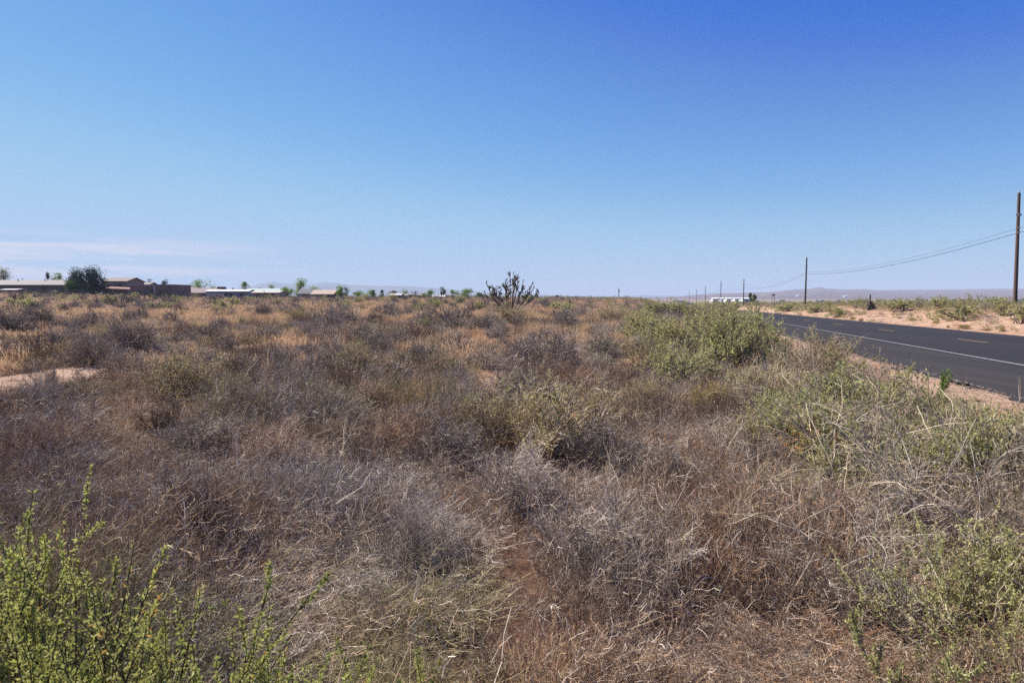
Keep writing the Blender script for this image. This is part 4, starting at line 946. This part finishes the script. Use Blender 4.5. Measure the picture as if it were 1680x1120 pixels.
house("trailer", 339, 361, 481, 482, 165, 2.4, wm("white_side", (.62, .64, .7)), whitep, "short white trailer parked before the blue grey mobile home", "trailer", flat=True, wins=[(.4, .4, .6, .35)], doors=[(.8, .6, .9)])
house("house", 402, 457, 473.8, 477.5, 200, 8, pink, turq, "house with a pale turquoise roof behind the pink walled house", wins=[(.3, .9, 1, .9)])
house("house", 414, 457, 477.6, 480.4, 175, 6, pink, wm("cream_roof", (.5, .45, .4)), "pink walled house with a cream roof behind a small cholla", wins=[(.25, .6, 1, .7), (.8, .6, 1, .7)], doors=[(.5, .8, 1.5)])
house("shed", 489, 513, 475, 481.8, 178, 6, whitep, dgrey, "shed with white walls and a dark grey pitched roof", "shed", doors=[(.5, 1.6, 1.0)])
house("house", 512, 546, 476.3, 482.6, 170, 6, wm("brown_siding", (.19, .135, .11)), tanroof, "brown house with a bright tan pitched roof", wins=[(.3, .5, .9, .6)], doors=[(.65, .8, 1.3)])
house("shed", 641, 657, 482, 484.5, 180, 4, wm("dark_wood_wall", (.05, .04, .045)), wm("pale_tin", (.5, .48, .47)), "dark open shed with a sloping pale roof below the olive tree", "shed", doors=[(.5, 1.2, .9)])
house("house", 656, 698, 482.5, 485, 215, 7, purple, greyroof, "long low grey roofed house left of the grey green tree", wins=[(.4, .5, 1, .6)])
house("shed", 711, 728, 484.5, 487, 180, 4, wm("brown_siding", (.19, .135, .11)), whitep, "small shed with a whitish roof under the dark round headed tree", "shed", doors=[(.4, .8, .7)])
house("house", 728, 760, 484, 486, 220, 7, purple, greyroof, "faint low roofed house between the round headed tree and yellow green tree", wins=[(.5, .4, 1, .5)])
# pale blue buildings far along the road
for kk, (a0, a1) in enumerate([(1170, 1183), (1184, 1192), (1193, 1204), (1206, 1219), (1219, 1232)]):
    house("mobile_home", a0, a1, 488.6, 490.2, 300 - kk * 8, 5, (whitep, bluew, wm("pale_blue", (.55, .66, .72)), whitep, wm("pale_blue", (.55, .66, .72)))[kk], wm("blue_white_tin", (.62, .7, .76)),
          ["leftmost long white building beside the far road", "short dark blue building second in the far roadside row", "pale blue building in the middle of the far roadside row", "white building fourth in the far roadside row", "pale blue building next to the two dense green trees"][kk], "building", wins=[(.3, .6, .9, .6), (.7, .6, .9, .6)], doors=[(.5, .8, 1.6)])
# far valley buildings
for (px, w_, py, h_, t, lb) in ((1388, 6, 487.5, 3.5, 3120, "tiny white building out on the plain left of the leaning sticks"), (1310, 5, 486, 2.5, 3260, "tiny pale building on the plain behind the second utility pole"), (1637, 5, 490, 2.5, 2950, "tiny white building on the plain left of the tall pole"), (1582, 4, 490, 2, 2950, "tiny pale building on the plain above the large green bank shrub")):
    house("distant_building", px - w_ / 2, px + w_ / 2, py - h_, py - h_ * .5, t, 12, whitep, whitep, lb, "building", base=at(px, py + .6, t)[2])

# fences
def fence(name, pts, h, gap, rails, label, mat, post=.05):
    o = bpy.data.objects.new(name, None); C.objects.link(o); pts = [np.array(q, float) for q in pts]; o.location = pts[0]
    for q, r_ in zip(pts[:-1], pts[1:]):
        n_ = max(1, int(np.linalg.norm(r_ - q) / gap)); a = Acc()
        for j in range(n_):
            c = q + (r_ - q) * j / n_ - pts[0]; z = float(terrain(c[0] + pts[0][0], c[1] + pts[0][1])) - pts[0][2]
            a = Acc(); hh = h * (1 + .06 * R.normal()); a.tubes(np.array([[[c[0], c[1], z - .1], [c[0] + .02 * R.normal(), c[1], z + hh * .5], [c[0] + .03 * R.normal(), c[1], z + hh]]]), post, R.rand(), 6); part("post", a, mat, o)
        a = Acc()
        for f_ in rails:
            S = []; m = n_ + 1
            for j in range(m):
                c = q + (r_ - q) * j / n_ - pts[0]; z = float(terrain(c[0] + pts[0][0], c[1] + pts[0][1])) - pts[0][2]; S.append([c[0], c[1] - post, z + h * f_])
            a.tubes(np.array([S]), .03, .5, 4)
        part("rail", a, mat, o)
    tag(o, label, "fence")
def gpt(px, t): g = at(px, 488, t); g[2] = float(terrain(g[0], g[1])); return g
fence("rail_fence", [gpt(58, 150), gpt(134, 150)], 1.3, 2.5, (.55, .92), "grey rail fence in front of the conifers and the long grey roofed house", M["wood"])
fence("post_fence", [gpt(696, 130), gpt(752, 130)], 1.2, 1.0, (.85,), "weathered post fence below the dark round headed tree", M["wood"])

# utility poles
def pole_meshes():
    a = Acc(); z = np.linspace(-.6, 10, 9); a.tubes(np.array([[[0, 0, q] for q in z]]), np.linspace(.175, .115, 9)[None], .5, 12); a.tubes(np.array([[[0, 0, 10], [0, 0, 10.01]]]), np.array([[.115, .001]]), .5, 12)
    b = Acc(); b.tubes(np.array([[[0, 0, 9.99], [0, 0, 10.08], [0, 0, 10.14], [0, 0, 10.2]]]), np.array([[.03, .07, .045, .01]]), .5, 8)
    c = Acc(); c.tubes(np.array([[[-.13, -.14, 8.15], [-.3, -.14, 8.15]]]), np.array([[.05, .05]]), .5, 6); c.box((-.13, -.2, 8.05), (.13, -.12, 8.25))
    d = Acc(); d.box((-.08, -.185, 7.0), (.08, -.13, 7.14)); d.box((-.08, -.19, 6.62), (.08, -.13, 6.76))
    return [a.mesh("shaft", M["pole"], True), b.mesh("insulator", M["ceramic"], True), c.mesh("bracket", M["metal"]), d.mesh("cable_clamp", M["metal"])]
PM = pole_meshes()
polepos = [(1665.5, 59.5, 313), (1321, 138, 421), (1219.5, 235, 457), (1182.5, 300, 460), (1157, 385, 468), (1142.5, 480, 474.5), (1131, 560, 477)]
names = ["tallest weathered wooden utility pole at the right edge of the view", "second utility pole, standing above the far bend of the bank", "third utility pole, right end of the pale blue buildings", "fourth utility pole, in front of the pale blue buildings", "fifth utility pole, left of the pale blue buildings", "sixth utility pole along the road into the distance", "farthest and smallest utility pole down the road"]
PT = []
first = None
for (px, t, top), lb in zip(polepos, names):
    g = at(px, 495, t); g[2] = float(terrain(g[0], g[1])); H = at(px, top, t)[2] - g[2]
    if first is None: first = thing_from("utility_pole", PM, ["shaft", "insulator", "bracket", "cable_clamp"]); o = first
    else: o = copy_tree(first)
    q = H / 10.2; o.location = g; o.scale = (1 if t < 100 else 1.15, 1, q); o.rotation_euler = (0, rad(-.6) if t < 100 else rad(R.normal() * .4), 0)
    tag(o, lb, "utility pole", "utility poles along the road"); PT.append((g, q))
# cables
back = PT[0][0] + (PT[0][0] - PT[1][0]) * .85; back[2] = float(terrain(back[0], back[1])) + .3
nodes = [(back, 1.0)] + PT
for ci, (zc, lb) in enumerate(((7.07, "upper thin black cable strung between the utility poles"), (6.69, "lower thicker black cable strung between the utility poles"))):
    Pc = []
    for (g0, q0), (g1, q1) in zip(nodes[:-1], nodes[1:]):
        A_ = g0 + np.array([0, -.2, zc * q0]); B_ = g1 + np.array([0, -.2, zc * q1]); sag = .0135 * np.linalg.norm(B_ - A_)
        for j in range(16):
            f_ = j / 16; Pc.append(A_ * (1 - f_) + B_ * f_ - np.array([0, 0, 4 * sag * f_ * (1 - f_)]))
    Pc.append(B_); a = Acc(); a.tubes(np.array([Pc]), .012 + .011 * ci, .5, 5)
    tag(obj("power_cable", a.mesh("power_cable", M["cable"])), lb, "cable")

# pole with transformer on the skyline
g = gpt(1015, 330); a = Acc(); a.tubes(np.array([[[0, 0, -.3], [0, 0, 3], [0, 0, 5.0]]]), .16, .5, 8)
o = bpy.data.objects.new("utility_pole", None); C.objects.link(o); o.location = g; part("shaft", a, M["pole"], o)
a = Acc(); a.tubes(np.array([[[.28, 0, 3.0], [.28, 0, 3.9]]]), .26, .5, 10); part("transformer", a, M["metal"], o); tag(o, "lone short pole with a drum on the skyline right of centre", "utility pole")
# road sign / billboard
g = at(1268.5, 496, 165); g[2] = float(terrain(g[0], g[1])); zt = at(1268, 482.3, 165)[2] - g[2]
o = bpy.data.objects.new("billboard", None); C.objects.link(o); o.location = g
a = Acc(); a.box((-.42, -.05, zt - .3), (.42, .05, zt)); part("panel", a, wm("sign_back", (.09, .07, .08)), o)
a = Acc(); a.box((-.34, -.05, zt - .46), (.34, .03, zt - .33)); part("panel", a, M["white"], o)
for x in (-.25, .25): a = Acc(); a.box((x - .04, .052, 0), (x + .04, .12, zt - .02)); part("post", a, M["wood"], o)
tag(o, "small dark roadside sign on two posts left of the second utility pole", "sign")
# leaning sticks round an old post
g = gp(1427, 508); s_ = g[1] / F
o = bpy.data.objects.new("broken_fence_corner", None); C.objects.link(o); o.location = g
a = Acc(); a.tubes(np.array([[[0, 0, -.2], [0, 0, 12 * s_], [.0, 0, 25 * s_]]]), .09, .5, 8); part("post", a, M["wood"], o)
for j in range(9):
    x = (j - 2) * 1.9 * s_; a = Acc(); a.tubes(np.array([[[x + 3.2 * s_ * (j > 1), .1 * R.normal(), -.1], [x * .6 + .4 * s_, .05, 6 * s_], [x * .35 - .2 * s_, .1 * R.normal(), (13.5 - abs(j - 3) * .5) * s_]]]), .05, .5, 5); part("stake", a, M["wood"], o)
a = Acc(); a.tubes(np.array([[[-5.5 * s_, 0, 0], [-5.5 * s_, 0, 12 * s_]]]), .05, .5, 5); part("stake", a, M["metal"], o)
a = Acc(); a.tubes(np.array([[[.5 * s_, -.1, 11 * s_], [6 * s_, -.1, 8 * s_], [12 * s_, -.1, 3.5 * s_]]]), .06, .5, 5); part("rail", a, M["wood"], o)
tag(o, "old dark post with broken sticks leaning against it on the bank across the road", "fence")

# ------------------------------------------------------------------ far hills
def ridge(name, prof, t0, t1, zbase, mat, seed, rows=26, rough=.03, over=0):
    prof = np.array(prof, float); px = np.linspace(prof[0, 0], prof[-1, 0], 260); py = np.interp(px, prof[:, 0], prof[:, 1]); rs = np.random.RandomState(seed)
    X, Y, Z = [], [], []
    u = np.array([ray(q, HORIZ)[0] for q in px])
    htop = np.array([at(q, w_, t1)[2] for q, w_ in zip(px, py)])
    for j in range(rows + 8):
        f_ = j / rows; t = t0 + (t1 - t0) * f_
        prof_f = sm(f_, 0, 1) if f_ <= 1 else 1 - .5 * (f_ - 1)
        zz = zbase + (htop - zbase) * prof_f
        gul = fnoise(u * 9000, np.full_like(u, t * .5), 420, seed) * .6 + fnoise(u * 9000, np.full_like(u, t * .3), 130, seed + 5) * .4
        zz = zz + (htop - zbase) * rough * gul * math.sin(min(f_, 1) * math.pi)
        X.append(u * t); Y.append(np.full_like(u, t)); Z.append(zz)
    V = np.stack([np.array(X), np.array(Y), np.array(Z)], -1); m = len(px); a = Acc()
    i_ = (np.arange(len(X) - 1)[:, None] * m + np.arange(m - 1)[None]); a.quads(V, np.stack([i_, i_ + 1, i_ + m + 1, i_ + m], -1), .5)
    o = obj(name, a.mesh(name, mat, True)); o["kind"] = "structure"; return o
def hill_mat(name, c0, c1, c2):
    m, nt, out = new_mat(name); L = nt.links.new; tc = N(nt, "ShaderNodeTexCoord"); mp = N(nt, "ShaderNodeMapping"); mp.inputs["Scale"].default_value = (.0012, .003, .03)
    L(tc.outputs["Object"], mp.inputs[0]); n = N(nt, "ShaderNodeTexNoise"); n.inputs["Scale"].default_value = 1; n.inputs["Detail"].default_value = 10; n.inputs["Roughness"].default_value = .7; L(mp.outputs[0], n.inputs["Vector"])
    c = ramp(nt, n.outputs["Fac"], [(.3, c0), (.5, c1), (.7, c2)]); d = N(nt, "ShaderNodeBsdfPrincipled"); d.inputs["Roughness"].default_value = 1; d.inputs["Specular IOR Level"].default_value = 0; L(c, d.inputs["Base Color"]); L(d.outputs[0], out.inputs[0]); return m
ridge("mesa", [(1040, 489), (1100, 487), (1126, 485), (1172, 481.5), (1225, 480), (1264, 479), (1303, 475), (1330, 474), (1338, 472), (1346, 471), (1354, 473.5), (1394, 475.3), (1404, 474.3), (1416, 474.3), (1436, 476), (1500, 475.3), (1600, 474.3), (1680, 473.5), (1760, 473), (2100, 476), (2400, 490)], 2600, 5200, -9, hill_mat("mesa_soil", (.085, .045, .042), (.15, .085, .075), (.21, .13, .11)), 3, rough=.05)
ridge("mountains", [(250, 487), (360, 478), (400, 472), (430, 465.5), (447, 462), (462, 464.5), (480, 466), (505, 466.5), (530, 463), (545, 463.5), (570, 467), (610, 469), (660, 469), (710, 472), (770, 477), (860, 482), (920, 485), (1020, 487), (1050, 484.5), (1100, 485.5), (1160, 489)], 5500, 6200, -10, hill_mat("hazed_mountain_rock", (.10, .11, .13), (.17, .18, .2), (.24, .24, .25)), 8, rough=.12)  # rock colours are bluish and lightened: part of the haze is painted in

# ------------------------------------------------------------------ moon: thin daylight crescent
def crescent():
    a = Acc(); n_ = 17; V = []
    for th_ in (-1, 1):
        for j in range(n_):
            an = -1.25 + 2.5 * j / (n_ - 1); V.append((math.cos(an), th_ * .12 * math.cos(an / 1.25 * 1.57), math.sin(an)))
        for j in range(n_):
            an = -1.25 + 2.5 * j / (n_ - 1); V.append((math.cos(an) - .52 * math.cos(an / 1.25 * 1.57), th_ * .12 * math.cos(an / 1.25 * 1.57), math.sin(an)))
    q = []
    for j in range(n_ - 1):
        q += [(j, j + 1, n_ + j + 1, n_ + j), (2 * n_ + j, 3 * n_ + j, 3 * n_ + j + 1, 2 * n_ + j + 1), (j, 2 * n_ + j, 2 * n_ + j + 1, j + 1), (n_ + j, n_ + j + 1, 3 * n_ + j + 1, 3 * n_ + j)]
    a.quads(V, q, .5); return a
mo = obj("moon", crescent().mesh("moon", plain("moon_dust", (.9, .9, .9), 1, .05)), loc=at(646, 15, 32000)); mo.scale = (75,) * 3; mo.rotation_euler = (0, rad(-20), 0)
tag(mo, "tiny white crescent moon high in the blue sky left of centre", "moon")

# ------------------------------------------------------------------ haze
a = Acc(); a.box((-21500, -400, -16), (21500, 21500, 152)); hz = obj("haze", a.mesh("haze", [])); hz["kind"] = "stuff"
tag(hz, "thin pale blue haze in the air over the far plain", "haze")
m, nt, out = new_mat("haze_air"); v = N(nt, "ShaderNodeVolumePrincipled"); v.inputs["Color"].default_value = (.56, .66, .84, 1); v.inputs["Density"].default_value = 1.8e-4; v.inputs["Anisotropy"].default_value = 0
nt.links.new(v.outputs[0], out.inputs["Volume"]); hz.data.materials.append(m)

# ------------------------------------------------------------------ sky and sun
SUN_AZ, SUN_EL = rad(-62), rad(44)       # azimuth from +Y, negative = left
w = bpy.data.worlds.new("World"); scene.world = w; w.use_nodes = True; nt = w.node_tree; L = nt.links.new
bg = nt.nodes["Background"]; sky = N(nt, "ShaderNodeTexSky", sky_type="NISHITA"); sky.sun_disc = False; sky.sun_elevation = SUN_EL; sky.sun_rotation = SUN_AZ
sky.altitude = 1300; sky.air_density = 1.0; sky.dust_density = .25; sky.ozone_density = 3.0
tc = N(nt, "ShaderNodeTexCoord"); sx = N(nt, "ShaderNodeSeparateXYZ"); L(tc.outputs["Generated"], sx.inputs[0])
mp = N(nt, "ShaderNodeMapping"); mp.inputs["Scale"].default_value = (2.2, 2.2, 34); mp.inputs["Rotation"].default_value = (0, rad(-4), 0); L(tc.outputs["Generated"], mp.inputs[0])
cn = N(nt, "ShaderNodeTexNoise"); cn.inputs["Scale"].default_value = 2.2; cn.inputs["Detail"].default_value = 7; cn.inputs["Roughness"].default_value = .55; cn.inputs["Distortion"].default_value = .5; L(mp.outputs[0], cn.inputs["Vector"])
def mr(src, a0, a1, b0=0., b1=1.):
    n = N(nt, "ShaderNodeMapRange", interpolation_type="SMOOTHSTEP"); n.inputs["From Min"].default_value = a0; n.inputs["From Max"].default_value = a1; n.inputs["To Min"].default_value = b0; n.inputs["To Max"].default_value = b1; L(src, n.inputs["Value"]); return n.outputs[0]
def mul(a_, b__): n = N(nt, "ShaderNodeMath", operation="MULTIPLY"); L(a_, n.inputs[0]); L(b__, n.inputs[1]); return n.outputs[0]
mask = mul(mul(mr(cn.outputs["Fac"], .38, .62), mr(sx.outputs[0], -.22, -.56)), mul(mr(sx.outputs[2], .085, .055), mr(sx.outputs[2], .0, .02)))
mk_ = N(nt, "ShaderNodeMath", operation="MULTIPLY"); mk_.inputs[1].default_value = 1.0; L(mask, mk_.inputs[0])
mx = N(nt, "ShaderNodeMix", data_type="RGBA"); mx.inputs[7].default_value = (.76 / (.09 * 2 ** 1.2), .76 / (.09 * 2 ** 1.2), .89 / (.09 * 2 ** 1.2), 1); L(mk_.outputs[0], mx.inputs[0])
# tone of the clear desert sky, per channel
EXPO = 1.2; ST = .09
def curve_sky(src):
    a_ = N(nt, "ShaderNodeVectorMath", operation="SCALE"); a_.inputs["Scale"].default_value = ST; L(src, a_.inputs[0])
    rc = N(nt, "ShaderNodeRGBCurve"); mpg = rc.mapping; mpg.use_clip = False
    for ch, pts in enumerate((((0, 0), (.10, .022), (.13, .080), (.20, .175), (.34, .35), (.5, .425), (1, .50)),
                              ((0, 0), (.20, .180), (.23, .245), (.27, .32), (.35, .435), (.5, .575), (.69, .615), (1, .68)),
                              ((0, .0), (.36, .67), (.42, .70), (.475, .765), (.58, .81), (.65, .84), (.8, .86), (1, .88)))):
        cv = mpg.curves[ch]; cv.points[0].location = pts[0]; cv.points[1].location = pts[-1]
        for q in pts[1:-1]: cv.points.new(*q)
    mpg.extend = "HORIZONTAL"; mpg.update(); L(a_.outputs[0], rc.inputs["Color"])
    b2 = N(nt, "ShaderNodeVectorMath", operation="SCALE"); b2.inputs["Scale"].default_value = 1 / (ST * 2 ** EXPO); L(rc.outputs[0], b2.inputs[0]); return b2.outputs[0]
L(curve_sky(sky.outputs[0]), mx.inputs[6])
L(mx.outputs[2], bg.inputs[0]); bg.inputs[1].default_value = .09
sun = bpy.data.objects.new("sun", bpy.data.lights.new("sun", "SUN")); C.objects.link(sun)
sun.data.energy = 5.0; sun.data.angle = rad(.5); sun.data.color = (1, .93, .82)
dirv = Vector((math.sin(SUN_AZ) * math.cos(SUN_EL), math.cos(SUN_AZ) * math.cos(SUN_EL), math.sin(SUN_EL)))
sun.rotation_euler = (-dirv).to_track_quat("-Z", "Y").to_euler()

# ------------------------------------------------------------------ render settings
vs = scene.view_settings; vs.view_transform = "Standard"; vs.look = "None"; vs.exposure = EXPO; vs.gamma = 1; vs.use_curve_mapping = False
cy = scene.cycles; cy.max_bounces = 4; cy.diffuse_bounces = 2; cy.glossy_bounces = 2; cy.transmission_bounces = 3; cy.volume_bounces = 0; cy.transparent_max_bounces = 8
cy.use_denoising = False; cy.use_adaptive_sampling = False; cy.caustics_reflective = False; cy.caustics_refractive = False
scene.render.use_persistent_data = False
